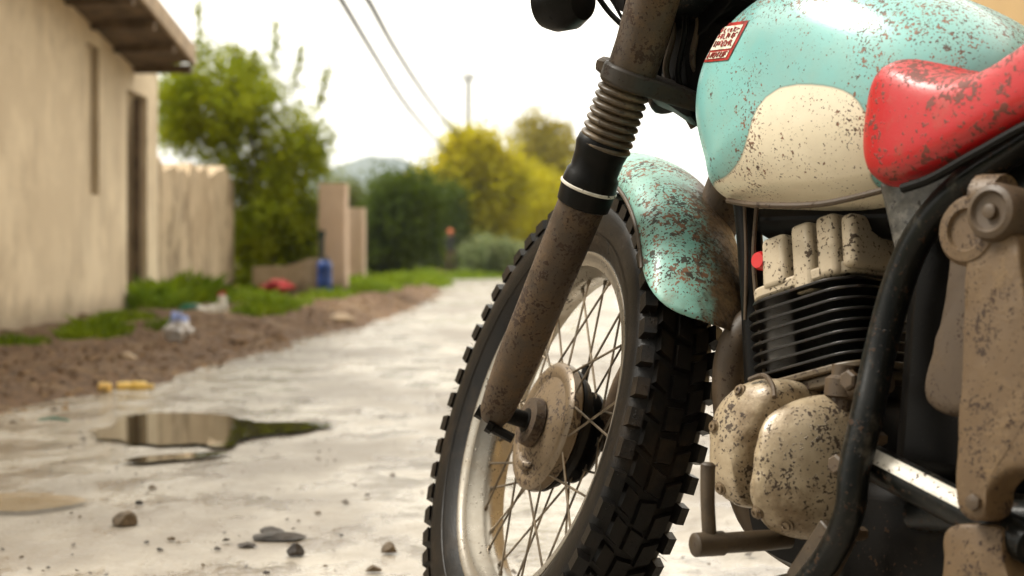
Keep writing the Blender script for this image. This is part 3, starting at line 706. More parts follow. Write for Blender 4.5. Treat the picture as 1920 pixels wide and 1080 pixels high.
# road sheet: straight, then bending right behind the trees
mb = MB(); ys = list(np.concatenate([np.linspace(-6, 2, 5), np.linspace(2.3, 16, 150), np.linspace(16.4, 44, 50)])); nx = 60; vs = []
for y in ys:
    bend = max(0, y - 34) ** 2 * .10
    for i in range(nx + 1):
        u = i / nx; xl = edge_x(y) - .25 + .09 * fbm(y, 0, 1.3); x = xl + (3.6 - xl) * u
        z = .004 * fbm(x, y, 1.1) + .002
        vs.append((x + bend, y, z - .006))
mb.add(vs, [(j * (nx + 1) + i, j * (nx + 1) + i + 1, (j + 1) * (nx + 1) + i + 1, (j + 1) * (nx + 1) + i) for j in range(len(ys) - 1) for i in range(nx)])
struct('road', mb, M['road'])
# earth verge with a ragged, raised edge
def verge_h(x, y):
    e = edge_x(y) + .16 * fbm(y, 1, .9, 5) + .06 * fbm(x, y, 3); d = e - x
    s = max(0, min(1, d / .5)); s = s * s * (3 - 2 * s)
    far = min(1, max(0, (y - 8) / 4)) * .05
    h = -.03 + s * (.055 + far) + (.05 + far * .5) * s * (fbm(x, y, 2.2, 5) * .7) + .018 * s * fbm(x, y, 9, 3)
    return h + .03 * min(1, max(0, d) / .06)
mb = MB(); ys = list(np.linspace(1.5, 20, 370)) + list(np.linspace(20.2, 60, 120)); xs = np.linspace(0, 1, 90); vs = []
for y in ys:
    e = edge_x(y) + .35
    for u in xs:
        x = e + (-9 - e) * u ** 1.8; vs.append((x, y, verge_h(x, y)))
n = len(xs); mb.add(vs, [(j * n + i, j * n + i + 1, (j + 1) * n + i + 1, (j + 1) * n + i) for j in range(len(ys) - 1) for i in range(n - 1)])
struct('dirt_verge', mb, M['earth'])
mb = MB(); vs = []; ys = np.linspace(-6, 34, 60)
for y in ys:
    for i in range(12): x = 3.3 + .12 * fbm(y, 5, 1) + 6 * (i / 11) ** 1.5; vs.append((x, y, .02 * min(1, i) + .03 * fbm(x, y, 1.2)))
mb.add(vs, [(j * 12 + i, j * 12 + i + 1, (j + 1) * 12 + i + 1, (j + 1) * 12 + i) for j in range(59) for i in range(11)]); struct('roadside_earth', mb, M['earth'])

# crumbs of soil, twigs and dead leaves lying on the verge
rng = np.random.default_rng(77); vs = []
for i in range(5200):
    Y = rng.uniform(4.2, 24); X = edge_x(Y) + rng.normal() * .12 - abs(rng.normal()) * .7
    if X < -3.1: continue
    z = max(verge_h(X, Y), 0) + .004; r = rng.uniform(.006, .022); a = rng.uniform(0, 6.28); c_, s_ = math.cos(a) * r, math.sin(a) * r; k = rng.uniform(.3, 1)
    vs += [(X - c_, Y - s_, z), (X + s_ * k, Y - c_ * k, z + r * rng.uniform(.2, 1)), (X + c_, Y + s_, z + r * .4), (X - s_ * k, Y + c_ * k, z + r * rng.uniform(0, .6))]
LITTER = np.array(vs)
# grit strewn over the road
vs = []
for i in range(1500):
    Y = rng.uniform(2.6, 9) ; X = rng.uniform(edge_x(Y) - .1, 1.6); r = rng.uniform(.0015, .006) * (1 if rng.random() < .85 else 1.8); a = rng.uniform(0, 6.28); c_, s_ = math.cos(a) * r, math.sin(a) * r
    vs += [(X - c_, Y - s_, .0005), (X + s_, Y - c_, .001 + r * .9), (X + c_, Y + s_, .001 + r * .5), (X - s_, Y + c_, .0005)]
GRIT = np.array(vs)
# puddles: outlines of level water
def puddle(px, name='puddle', z=.0062, mat=None, soft=.25):
    P = [G(x, y, z) for x, y in px]; P = smooth_path(P, 6, True); m_ = MB(); c = sum(P, V(0, 0, 0)) / len(P); n = len(P); vs = []; al = []
    K = 6
    for k in range(K + 1):
        f = k / K * (1 + soft)
        for p in P: q = c + (p - c) * max(f, .02); vs.append(V(q.x, q.y, z)); al.append(1 - (f - (1 - soft)) / (2 * soft) if f > 1 - soft else 1.)
    m_.add(vs, [(k * n + i, k * n + (i + 1) % n, (k + 1) * n + (i + 1) % n, (k + 1) * n + i) for k in range(K) for i in range(n)] + [tuple(range(n))[::-1]])
    o = struct(name, m_, mat or M['water'], smooth=False); at_ = o.data.attributes.new('edge', 'FLOAT', 'POINT'); at_.data.foreach_set('value', al); return o
puddle([(185, 806), (205, 792), (235, 781), (300, 772), (370, 772), (425, 777), (452, 787), (500, 791), (560, 790), (618, 794), (606, 800), (560, 808), (500, 815), (462, 822), (432, 836), (400, 839), (372, 832), (300, 833), (250, 831), (225, 826), (198, 817)])
puddle([(240, 862), (300, 852), (430, 846), (395, 855), (320, 862), (262, 867)])
puddle([(-60, 930), (40, 922), (120, 928), (175, 938), (110, 950), (30, 957), (-60, 955)], mat=M['tan_water'])

# ------------------------------------------------------------------ house on the left
def plaster(name, c1, c2, c3, streak=1.):
    t = NT(name); a = t.noise(1.6, 6, .65); b = t.noise(2.6, 6, .7, stretch=(1, 1, .6)); c = t.noise(34, 4); d = t.noise(1.1, 4, .6, stretch=(1, 1, .5))
    col = t.mix(t.ramp(a, .4, .62), c1, c2); col = t.mix(t.math('MULTIPLY', t.ramp(b, .47, .68), .55 * streak), col, c3)
    col = t.mix(t.math('MULTIPLY', t.ramp(d, .56, .68), .4 * streak), col, tuple(x * .8 for x in c2))
    s_ = t.n('ShaderNodeSeparateXYZ'); t.t.links.new(t.co.outputs['Object'], s_.inputs[0])
    low = t.math('ADD', s_.outputs[2], t.math('MULTIPLY', b, -.35))
    col = t.mix(t.ramp(low, -.1, .16, .75, 0), col, tuple(x * .55 for x in c3))
    return t.pbr(Base_Color=col, Roughness=.85, Normal=t.bump(t.math('ADD', a, c), .6, .015))
M['plaster'] = plaster('tan_plaster', (.66, .54, .375), (.78, .65, .46), (.46, .36, .24))
M['oldwall'] = plaster('weathered_plaster', (.44, .33, .205), (.60, .47, .31), (.16, .11, .06), 1.5)
M['pink'] = plaster('pinkish_plaster', (.60, .44, .31), (.66, .50, .36), (.36, .25, .16), .8)
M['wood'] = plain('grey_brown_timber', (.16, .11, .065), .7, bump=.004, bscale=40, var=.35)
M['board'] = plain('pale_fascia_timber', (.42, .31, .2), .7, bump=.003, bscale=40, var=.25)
M['tile'] = plain('dark_roof_sheet', (.05, .032, .02), .7, bump=.01, bscale=20, var=.4)
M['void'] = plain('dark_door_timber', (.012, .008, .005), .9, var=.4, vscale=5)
WX = -3.2; dist = lambda px: 3.2 * F / (960 - px)
house = thing('house', 'low tan plastered house with overhanging eave and a narrow dark doorway', 'house', V(WX, 11, 0))
yn, yf = 4.0, dist(296)
d0, d1 = dist(238), dist(276); w0, w1 = dist(160), dist(186)
mb = MB()                                  # front wall, left open where the door is, recess for the walled-up window
def wall_quad(y0, y1, z0, z1, x=WX, th=.3): box(mb, ((2 * x - th) / 2, (y0 + y1) / 2, (z0 + z1) / 2), XYZ, (th / 2, (y1 - y0) / 2, (z1 - z0) / 2))
ZT = 2.75
def wall_panel(y0, y1, z0, z1, x=WX):
    nY = max(2, int((y1 - y0) / .25)); nZ = max(2, int((z1 - z0) / .25)); vs = []
    for j in range(nZ + 1):
        for i in range(nY + 1):
            y = y0 + (y1 - y0) * i / nY; z = z0 + (z1 - z0) * j / nZ
            vs.append((x, y, z))
    mb.add(vs, [(j * (nY + 1) + i, j * (nY + 1) + i + 1, (j + 1) * (nY + 1) + i + 1, (j + 1) * (nY + 1) + i) for j in range(nZ) for i in range(nY)])
wall_quad(yn, w0, -.05, ZT); wall_quad(w0, w1, -.05, 1.03); wall_quad(w0, w1, 2.17, ZT); wall_quad(w0, w1, 1.03, 2.17, WX - .06, .22)
wall_quad(w1, d0, -.05, ZT); wall_quad(d0, d1, 1.95, ZT, WX, .1); wall_quad(d1, yf, -.05, ZT - .35, WX, .09); wall_quad(d0, d1, -.05, .13)
mb2 = MB()
box(mb, (WX - 2.546, yf - .1505, 1.3), XYZ, (2.453, .15, 1.35)); box(mb, (WX - 2.65, yn + .1505, 1.3), XYZ, (2.349, .15, 1.35)); box(mb, (WX - 5.15, (yn + yf) / 2, 1.3), XYZ, (.149, (yf - yn) / 2 - .31, 1.35))
part('wall', mb, M['plaster'], house, smooth=False)
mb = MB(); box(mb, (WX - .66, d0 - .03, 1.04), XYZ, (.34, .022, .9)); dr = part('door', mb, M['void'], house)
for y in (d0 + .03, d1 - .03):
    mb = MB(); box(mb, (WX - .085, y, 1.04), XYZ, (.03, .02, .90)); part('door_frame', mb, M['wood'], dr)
# roof: eave overhangs the road side and sags towards the far end
def eave(y): return float(np.interp(y, [4, 11.3, 13.3, 14.2], [3.1, 2.52, 2.27, 2.2]))
EX = WX + .5; ye = 13.2
mb = MB(); mb_s = MB(); mb_f = MB(); vs = []; ny = 24
yl = np.linspace(yn - .4, ye, ny + 1)
for y in yl:
    z = eave(y); vs += [(EX, y, z + .07), (WX - 2.7, y, z + 1.35), (WX - 2.7, y, z + 1.27), (EX, y, z - .0)]
fs = [(4 * i + k, 4 * i + (k + 1) % 4, 4 * i + 4 + (k + 1) % 4, 4 * i + 4 + k) for i in range(ny) for k in range(4)] + [(0, 1, 2, 3), tuple(4 * ny + k for k in range(4))]
mb.add(vs, fs)
for y in yl: pass
vs = []
for y in yl:
    z = eave(y); vs += [(WX - 2.7, y, z + 1.35), (WX - 5.8, y, z + .1), (WX - 5.8, y, z), (WX - 2.7, y, z + 1.27)]
mb.add(vs, fs); rf = part('roof', mb, M['tile'], house, smooth=False)
vs = []
for y in yl:
    z = eave(y); vs += [(EX + .03, y, z + .05), (EX + .03, y, z - .10), (EX + .002, y, z - .10), (EX + .002, y, z + .05)]
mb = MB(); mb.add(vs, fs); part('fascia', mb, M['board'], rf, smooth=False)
vs = []
for y in yl:
    z = eave(y); vs += [(EX, y, z - .06), (EX, y, z - .09), (WX + .003, y, z - .13), (WX + .003, y, z - .10)]
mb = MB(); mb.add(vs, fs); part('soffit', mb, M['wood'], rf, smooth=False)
mb = MB(); z = eave(ye)
mb.add([(EX + .03, ye + .03, z - .12), (EX + .03, ye + .03, z + .07), (WX - 2.7, ye + .03, z + 1.40), (WX - 2.7, ye + .03, z + 1.2), (EX + .03, ye + .003, z - .12), (EX + .03, ye + .003, z + .07), (WX - 2.7, ye + .003, z + 1.40), (WX - 2.7, ye + .003, z + 1.2)],
       [(0, 1, 2, 3), (7, 6, 5, 4), (0, 4, 5, 1), (1, 5, 6, 2), (2, 6, 7, 3), (3, 7, 4, 0)]); part('verge_board', mb, M['board'], rf, smooth=False)
for i in range(14):
    y = yn + .4 + i * .68; mb = MB(); z = eave(y); box(mb, (WX + .25, y, z - .135), XYZ, (.24, .04, .035)); part('rafter_end', mb, M['wood'], rf, smooth=False)
mb = MB(); mb.add([(WX - .02, yf - .06, ZT - .5), (WX - 5, yf - .06, ZT - .5), (WX - 2.7, yf - .06, 3.45), (WX - .02, yf - .2, ZT - .5), (WX - 5, yf - .2, ZT - .5), (WX - 2.7, yf - .2, 3.45)], [(0, 1, 2), (5, 4, 3), (0, 3, 4, 1), (1, 4, 5, 2), (2, 5, 3, 0)])
part('gable', mb, M['plaster'], house, smooth=False)

# ------------------------------------------------------------------ yard walls and pillars
def rough_wall(name, x, y0, y1, top, th, mat, label, ragged=.05, axis='y', base=-.06, group=None):
    m_ = MB(); n = 40; k = 14; vs = []
    for side in (0, 1):
        for i in range(n + 1):
            u = i / n; q = y0 + (y1 - y0) * u; zt = top(u) + ragged * fbm(q, 3, 2.2, 4, x)
            for j in range(k + 1):
                z = base + (zt - base) * j / k; o = (th / 2 if side else -th / 2) + .02 * fbm(q, z, 2.5, 4, side * 7)
                vs.append((x + o, q, z) if axis == 'y' else (q, x + o, z))
    N = (n + 1) * (k + 1); I = lambda s_, i, j: s_ * N + i * (k + 1) + j
    fs = [(I(s_, i, j), I(s_, i + 1, j), I(s_, i + 1, j + 1), I(s_, i, j + 1)) for s_ in (0, 1) for i in range(n) for j in range(k)]
    fs += [(I(0, i, k), I(0, i + 1, k), I(1, i + 1, k), I(1, i, k)) for i in range(n)] + [(I(0, i, 0), I(0, i + 1, 0), I(1, i + 1, 0), I(1, i, 0)) for i in range(n)]
    fs += [(I(0, e, j), I(0, e, j + 1), I(1, e, j + 1), I(1, e, j)) for e in (0, n) for j in range(k)]
    m_.add(vs, fs); o = mesh_obj(name, m_, mat, angle=30, origin=(x if axis == 'y' else (y0 + y1) / 2, (y0 + y1) / 2 if axis == 'y' else x, 0))
    return tag(o, label, 'wall', group)
rough_wall('yard_wall', WX - .17, yf + .02, 18.1, lambda u: 1.40 + .06 * u, .3, M['oldwall'], 'streaked weathered plaster wall joined to the end of the tan house', .16)
rough_wall('low_wall', 17.9, -2.95, -2.16, lambda u: .42 + .1 * u, .25, M['oldwall'], 'low crumbling plaster wall under the big leafy bush', axis='x')
rough_wall('back_wall', WX - .6, 18.4, 34, lambda u: 1.25, .25, M['oldwall'], 'long plaster wall running back behind the big bush', .04)
def pillar(x0, x1, ytop, Y, mat, label, ybase=0.):
    a, b = at(x0, ytop, Y), at(x1, ytop, Y); w = b.x - a.x; h = a.z; c = (a + b) / 2; m_ = MB(); n = 12; vs = []
    o_ = rrect(w / 2, .2, .03, 2); k = len(o_)
    for j in range(n + 1):
        z = -.05 + (h + .05) * j / n
        for x, y in o_: vs.append((c.x + x * (1 + .05 * fbm(z, x * 9, 2)), Y + y * (1 + .06 * fbm(z, y * 9, 3)), z))
    m_.add(vs, [(j * k + i, j * k + (i + 1) % k, (j + 1) * k + (i + 1) % k, (j + 1) * k + i) for j in range(n) for i in range(k)] + [tuple(range(k))[::-1], tuple(n * k + i for i in range(k))])
    o = mesh_obj('gate_pillar', m_, mat, angle=30, origin=(c.x, Y, 0)); tag(o, label, 'pillar', 'gate pillars along the verge'); return o
pillar(600, 651, 345, 18.6, M['pink'], 'tall pale pinkish gate pillar behind the blue drum')
pillar(655, 684, 390, 24, M['pink'], 'smaller pale pillar beyond the tall pinkish one')

# ------------------------------------------------------------------ vegetation
def leafmat(name, c1, c2, c3, sc=2.5, tr=.35):
    t = NT(name); a = t.noise(sc, 4, .6); b = t.noise(45, 2)
    col = t.mix(t.ramp(a, .38, .62), c1, c2); col = t.mix(t.math('MULTIPLY', t.ramp(b, .45, .7), .6), col, c3)
    p = t.n('ShaderNodeBsdfPrincipled'); t.put(p.inputs['Base Color'], col); p.inputs['Roughness'].default_value = .6; p.inputs['Specular IOR Level'].default_value = .12
    q = t.n('ShaderNodeBsdfTranslucent'); t.put(q.inputs[0], col); m = t.n('ShaderNodeMixShader'); m.inputs[0].default_value = tr
    t.t.links.new(p.outputs[0], m.inputs[1]); t.t.links.new(q.outputs[0], m.inputs[2]); t.t.links.new(m.outputs[0], t.out.inputs[0]); return t.mat
M['leaf'] = leafmat('bright_green_leaves', (.19, .25, .005), (.33, .37, .008), (.42, .42, .015))
M['leafd'] = leafmat('dark_hedge_leaves', (.05, .085, .006), (.10, .145, .008), (.14, .17, .01), .8)
M['leafy'] = leafmat('yellow_green_leaves', (.52, .46, .012), (.60, .50, .012), (.34, .38, .02), .5, .5)
M['leafo'] = leafmat('brownish_leaves', (.34, .29, .05), (.44, .35, .05), (.28, .28, .05), .5, .5)
M['grass'] = leafmat('grass_blades', (.13, .21, .01), (.24, .32, .012), (.10, .13, .015), 3)
M['bark'] = plain('bark', (.07, .05, .035), .9, bump=.01, bscale=60, var=.4)
M['slate_'] = plain('dark_grit', (.09, .07, .05), .6, var=.5, vscale=40)
def leaves(rng, C, size, k=1.0):
    """one small bent leaf quad per centre"""
    n = len(C); a = rng.normal(size=(n, 3)); a /= np.linalg.norm(a, axis=1)[:, None]; b = rng.normal(size=(n, 3)); b -= a * (a * b).sum(1)[:, None]; b /= np.linalg.norm(b, axis=1)[:, None]
    s = size * rng.uniform(.6, 1.3, (n, 1)); v = np.stack([C - a * s, C + b * s * .45, C + a * s, C - b * s * .45], 1).reshape(-1, 3)
    return v
def quads_obj(name, v, mat, parent=None, origin=None):
    me = bpy.data.meshes.new(name); n = len(v) // 4; o_ = np.array(origin if origin is not None else (parent['wloc'] if parent else (0, 0, 0)))
    me.vertices.add(len(v)); me.vertices.foreach_set('co', (v - o_).astype(np.float32).ravel()); me.loops.add(len(v)); me.loops.foreach_set('vertex_index', np.arange(len(v), dtype=np.int32))
    me.polygons.add(n); me.polygons.foreach_set('loop_start', np.arange(0, len(v), 4, dtype=np.int32)); me.materials.append(mat); me.update(calc_edges=True); me.validate()
    ob = bpy.data.objects.new(name, me); COL.objects.link(ob)
    if parent: ob.parent = parent
    else: ob.location = tuple(o_)
    ob['wloc'] = tuple(float(x) for x in o_); return ob
def tree(name, label, cat, base, blobs, nclump, per, leaf, mat, seed, trunk=.06, shoots=(), group=None, spread=.16, spiky=1.):
    """blobs: (x, y, z, rx, ry, rz, weight) in metres from the base"""
    rng = np.random.default_rng(seed); th = thing(name, label, cat, base, group); base = np.array(base); W = np.array([b[6] for b in blobs], float); W /= W.sum(); cl = []
    for i in range(nclump):
        b = blobs[rng.choice(len(blobs), p=W)]; d = rng.normal(size=3); d /= np.linalg.norm(d); r = rng.uniform(.2, 1) ** .5 * (1 + .2 * rng.normal() * spiky + .22 * math.sin(5 * d[0] + 3 * d[2] + i % 3))
        cl.append(base + np.array(b[:3]) + d * r * np.array(b[3:6]))
    cl = np.array(cl); cl = cl[cl[:, 2] > base[2] + .05]
    sz = rng.uniform(.5, 1.4, len(cl)); C = (cl[:, None, :] + rng.normal(size=(len(cl), per, 3)) * spread * sz[:, None, None]).reshape(-1, 3)
    m_ = MB(); tb = Vector(base); top = max(b[2] for b in blobs)
    mains = []
    for i in range(5):
        b = blobs[i % len(blobs)]; e = tb + V(b[0], b[1], b[2] + b[5] * .3); mid_ = tb + V(b[0] * .3 + rng.normal() * .05, b[1] * .3, b[2] * .5)
        P = smooth_path([tb - V(0, 0, .1), mid_, e], 5); tube(m_, P, [trunk, trunk * .75, trunk * .25], 7); mains.append(P)
    for i in rng.choice(len(cl), min(60, len(cl)), replace=False):
        P = mains[rng.integers(5)]; s_ = P[rng.integers(3, len(P))]; e = Vector(cl[i]); tube(m_, [s_, (s_ + e) / 2 + V(0, 0, -.03), e], [trunk * .22, trunk * .14, trunk * .05], 4)
    for (x, y, z0, dx, L) in shoots:
        s_ = tb + V(x, y, z0); e = s_ + V(dx, 0, L); tube(m_, [s_, e], [.012, .004], 4)
        k = int(L * 330); tt = rng.uniform(0, 1, k); S_ = np.array(s_)[None] + tt[:, None] * np.array(e - s_)[None] + rng.normal(size=(k, 3)) * (.055 * (1.1 - tt[:, None] * .6)); C = np.vstack([C, S_])
    part('trunk', m_, M['bark'], th); quads_obj('crown', leaves(rng, C, leaf), mat, th); return th
# the big bush over the wall
B0 = V(at(500, 560, 18.9).x, 18.9, 0)
def off(px, py, Y=18.9, b=B0): p = at(px, py, Y); return (p.x - b.x, p.z)
bl_ = []
for px, py, rx, rz, w in ((395, 215, .5, .5, 5), (470, 200, .5, .42, 5), (545, 270, .42, .5, 5), (450, 320, .6, .5, 6), (540, 380, .42, .5, 6), (500, 455, .4, .35, 4), (360, 165, .36, .26, 3), (565, 430, .22, .3, 2), (485, 530, .28, .2, 6), (500, 490, .32, .25, 6), (560, 480, .2, .2, 3), (500, 420, .4, .3, 6), (325, 215, .22, .4, 3), (420, 120, .3, .2, 2), (470, 440, .25, .3, 3), (585, 300, .22, .3, 2), (470, 150, .25, .25, 1.5), (340, 240, .25, .3, 2)):
    x, z = off(px, py); bl_.append((x, rnd.uniform(-.3, .3), z, rx, .6, rz, w))
sh = []
for px, y0, y1, dx in ((376, 130, 20, -.02), (441, 150, 95, 0), (515, 130, 55, .02), (555, 170, 105, .06), (600, 200, 135, .1), (590, 290, 265, .25), (480, 150, 110, -.03), (335, 160, 120, -.05)):
    x, z = off(px, y0); x2, z2 = off(px, y1); sh.append((x, 0, z, dx, z2 - z + .1))
tree('leafy_bush', 'big bright green bush with tall shoots leaning over the yard wall', 'bush', B0, bl_, 1350, 42, .034, M['leaf'], 3, .05, sh, spread=.085)
# hedge, yellow trees and the rest down the lane
def simple_tree(name, label, cat, px, pyb, Y, blobs, ncl, per, leaf, mat, seed, trunk=.1, group='trees beyond the bend of the road', spread=.3):
    b = V(at(px, 480, Y).x, Y, 0); L = []
    for (x, y, rx, rz, w) in blobs:
        p = at(x, y, Y); L.append((p.x - b.x, rnd.uniform(-.5, .5), p.z, rx * Y / F, rx * Y / F, rz * Y / F, w))
    return tree(name, label, cat, b, L, ncl, per, leaf, mat, seed, trunk, (), group, spread)
simple_tree('dark_bush', 'dark green bush at the left beyond the pillars', 'bush', 735, 520, 34, [(730, 420, 45, 75, 3), (770, 410, 50, 75, 3), (735, 470, 50, 40, 2)], 420, 45, .07, M['leafd'], 11, .07, 'bushes beyond the pillars', .16)
simple_tree('dark_bush', 'dark green bush behind the standing person', 'bush', 825, 520, 54, [(820, 430, 50, 80, 3), (850, 470, 40, 45, 2), (795, 400, 45, 60, 2)], 380, 45, .10, M['leafd'], 12, .07, 'bushes beyond the pillars', .24)
simple_tree('tall_bush', 'light green bush top rising behind the dark bushes', 'bush', 760, 520, 58, [(740, 385, 45, 45, 2), (790, 370, 40, 45, 2), (640, 375, 50, 38, 1), (690, 395, 50, 35, 1)], 340, 40, .09, leafmat('mid_green_leaves', (.11, .14, .02), (.17, .20, .03), (.2, .2, .03), .8), 13, .08, 'bushes beyond the pillars', .25)
simple_tree('yellow_tree', 'rounded yellow green tree left of the utility pole base', 'tree', 880, 520, 56, [(885, 300, 55, 50, 3), (860, 370, 70, 60, 4), (925, 350, 60, 60, 3), (890, 430, 80, 60, 4)], 700, 45, .12, M['leafy'], 14, .14)
simple_tree('yellow_tree', 'golden green tree between the yellow tree and the fork', 'tree', 985, 520, 60, [(975, 380, 60, 60, 3), (1030, 420, 60, 70, 3), (990, 450, 70, 60, 3), (1060, 400, 40, 60, 2)], 620, 45, .12, M['leafy'], 15, .14)
simple_tree('brown_tree', 'tall thin brownish tree rising beside the fork', 'tree', 1030, 520, 66, [(1020, 255, 48, 45, 3), (1045, 300, 45, 55, 3), (1000, 310, 35, 45, 2), (1030, 370, 45, 60, 2), (1062, 350, 35, 60, 2)], 340, 30, .11, M['leafo'], 16, .12)
simple_tree('low_shrub', 'low grey green shrub right of the standing person', 'shrub', 920, 520, 42, [(905, 480, 40, 25, 2), (945, 480, 35, 25, 2)], 130, 40, .07, leafmat('grey_green_leaves', (.2, .24, .1), (.28, .3, .14), (.12, .2, .05), 1), 17, .04, 'bushes beyond the pillars', .14)
simple_tree('back_tree', 'pale green tree on the far right side of the lane', 'tree', 1130, 520, 70, [(1090, 450, 60, 60, 2), (1170, 470, 70, 40, 2)], 260, 40, .13, M['leafy'], 18, .12)
gt = quads_obj('grit', GRIT, M['slate_']); gt['kind'] = 'stuff'; gt['label'] = 'fine dark grit scattered over the wet road'; gt['category'] = 'grit'
lt = quads_obj('leaf_litter', LITTER, leafmat('dead_leaves', (.09, .045, .018), (.30, .18, .08), (.42, .32, .2), 14, .1)); lt['kind'] = 'stuff'; lt['label'] = 'brown crumbs of soil and dead leaves strewn over the earth verge'; lt['category'] = 'leaf litter'
# grass tufts
def grass(name, spots, label=None, seed=1, hh=.10):
    rng = np.random.default_rng(seed); vs = []
    for (x, y, rx, ry, n, h) in spots:
        for i in range(n):
            a, r = rng.uniform(0, 6.283), rng.uniform(0, 1) ** .5; X, Y = x + math.cos(a) * r * rx, y + math.sin(a) * r * ry; z = (verge_h(X, Y) if X < edge_x(Y) + .3 else 0) - .01
            if X < WX + .02 and Y < yf: X = WX + .03
            H = h * rng.uniform(.4, 1.2) * (1.1 - r * .6); t_ = rng.uniform(0, 6.283); w = H * .09 + .003; dx, dy = math.cos(t_), math.sin(t_); lx, ly = rng.normal(size=2) * H * .35
            vs += [(X - dx * w, Y - dy * w, z), (X + dx * w, Y + dy * w, z), (X + lx + dx * w * .4, Y + ly + dy * w * .4, z + H * .8), (X + lx * 1.5 - dx * w * .2, Y + ly * 1.5 - dy * w * .2, z + H)]
    o = quads_obj(name, np.array(vs), M['grass'])
    o['kind'] = 'stuff'; o['label'] = label; o['category'] = 'grass'; return o
g = lambda px, py: (G(px, py).x, G(px, py).y)
sp = []
for px, py, rx, ry, n, h in ((10, 668, .25, .3, 500, .10), (180, 650, .20, .5, 900, .12), (230, 625, .22, .5, 900, .09), (300, 600, .30, .8, 1800, .26), (350, 590, .3, .8, 1500, .3), (455, 578, .25, .9, 1200, .16), (500, 610, .24, .9, 1800, .12), (470, 590, .3, 1.0, 1500, .16), (540, 595, .2, 1., 1000, .1),
                             (310, 640, .12, .3, 400, .07), (620, 575, .3, 2, 1200, .12), (700, 560, .35, 2, 1800, .14), (740, 545, .4, 3, 2200, .2), (800, 535, .5, 3, 2200, .2), (660, 555, .4, 3, 1500, .2)):
    x, y = g(px, py); sp.append((x, y, rx, ry, n, h))
grass('verge_grass', sp, 'tufts of bright green grass along the earth verge and wall foot')
sp = [(x, y, 1.4, 1.6, 900, .25) for x, y in ((-1.5, 40), (0, 42), (-3, 38), (2, 45), (-4, 42))]
grass('far_grass', sp, 'strip of pale grass where the road bends away', 5)

# ------------------------------------------------------------------ hill, pole, wires
t = NT('wooded_hill'); M['hill'] = t.pbr(Base_Color=t.mix(t.ramp(t.noise(.01, 5), .4, .6), (.045, .07, .05), (.07, .09, .06)), Roughness=.9)
mb = MB(); vs = []; nx_, ny_ = 90, 16
for j in range(ny_ + 1):
    for i in range(nx_ + 1):
        x = -1500 + 2600 * i / nx_; px = 960 + x / 1500 * F; u = j / ny_
        pk = np.interp(px, [-2500, 200, 520, 600, 660, 710, 770, 830, 900, 1100, 2500], [60, 90, 120, 165, 190, 202, 190, 160, 130, 90, 70]) * 1500 / F
        vs.append((x, 1300 + 500 * u, -3 + (pk + 5 * fbm(x, u, .01)) * math.sin(math.pi * min(1, u * 1.02)) ** .8 + (3 * fbm(x, u * 300, .03) if 0 < j < ny_ else -4)))
mb.add(vs, [(j * (nx_ + 1) + i, j * (nx_ + 1) + i + 1, (j + 1) * (nx_ + 1) + i + 1, (j + 1) * (nx_ + 1) + i) for j in range(ny_) for i in range(nx_)]); struct('hills', mb, M['hill'])
PY = 62; pb = at(878, 480, PY); pole = thing('utility_pole', 'slim grey utility pole rising above the yellow trees', 'utility pole', V(pb.x, PY, 0))
M['pole'] = plain('grey_pole', (.30, .29, .27), .8); zt = at(878, 135, PY).z
mb = MB(); tube(mb, [V(pb.x, PY, -.1), V(pb.x, PY, zt)], [.13, .09], 12); part('mast', mb, M['pole'], pole)
mb = MB(); box(mb, (pb.x, PY - .1, zt - .3), XYZ, (.3, .04, .04)); part('cross_arm', mb, M['pole'], pole)
for dx in (-.25, 0, .25):
    mb = MB(); lathe(mb, [(0, .03), (.05, .06), (.1, .035), (.16, .055), (.2, .02)], (pb.x + dx, PY - .1, zt - .26), (0, 0, 1), 10); part('insulator', mb, M['pole'], pole)
for k, (L_, r) in enumerate((([(600, -60, 20), (640, 0, 22), (700, 100, 28), (760, 195, 36), (810, 255, 50), (850, 300, 58)], .05), ([(650, -60, 20), (690, 0, 22), (740, 90, 28), (795, 175, 36), (845, 240, 50), (872, 262, 60)], .05))):
    mb = MB(); tube(mb, smooth_path([at(*p) for p in L_], 6), r, 6)
    tag(mesh_obj('overhead_wire', mb, plain('wire_grey', (.05, .05, .045), .6), origin=at(*L_[0])), ('left' if k == 0 else 'right') + ' one of two overhead wires sagging towards the utility pole', 'wire', 'overhead wires')

# ------------------------------------------------------------------ tan house on the right, far side of the road
hr = thing('house', 'long ochre house across the road, its wall showing behind the fuel tank', 'house', V(4.6, 3, 0))
HY0, HY1, HX = -7.0, 12.6, 3.52  # wall carried on unseen past the camera to block sky from the right
mb = MB(); box(mb, (HX + 2.6, (HY0 + HY1) / 2, 1.7), XYZ, (2.6, (HY1 - HY0) / 2, 1.8)); part('wall', mb, plaster('ochre_plaster', (.40, .26, .11), (.45, .30, .13), (.30, .19, .08), .5), hr, smooth=False)
mb = MB(); a_, b_ = HX - .25, HX + 5.5; y_, Y_ = HY0 - .3, HY1 + .2
mb.add([(a_, y_, 3.42), (b_, y_, 3.42), (b_, Y_, 3.42), (a_, Y_, 3.42), ((a_ + b_) / 2, y_, 4.9), ((a_ + b_) / 2, Y_, 4.9)], [(0, 1, 2, 3), (0, 4, 5, 3), (1, 4, 5, 2), (0, 1, 4), (3, 2, 5)])
part('roof', mb, M['tile'], hr, smooth=False)

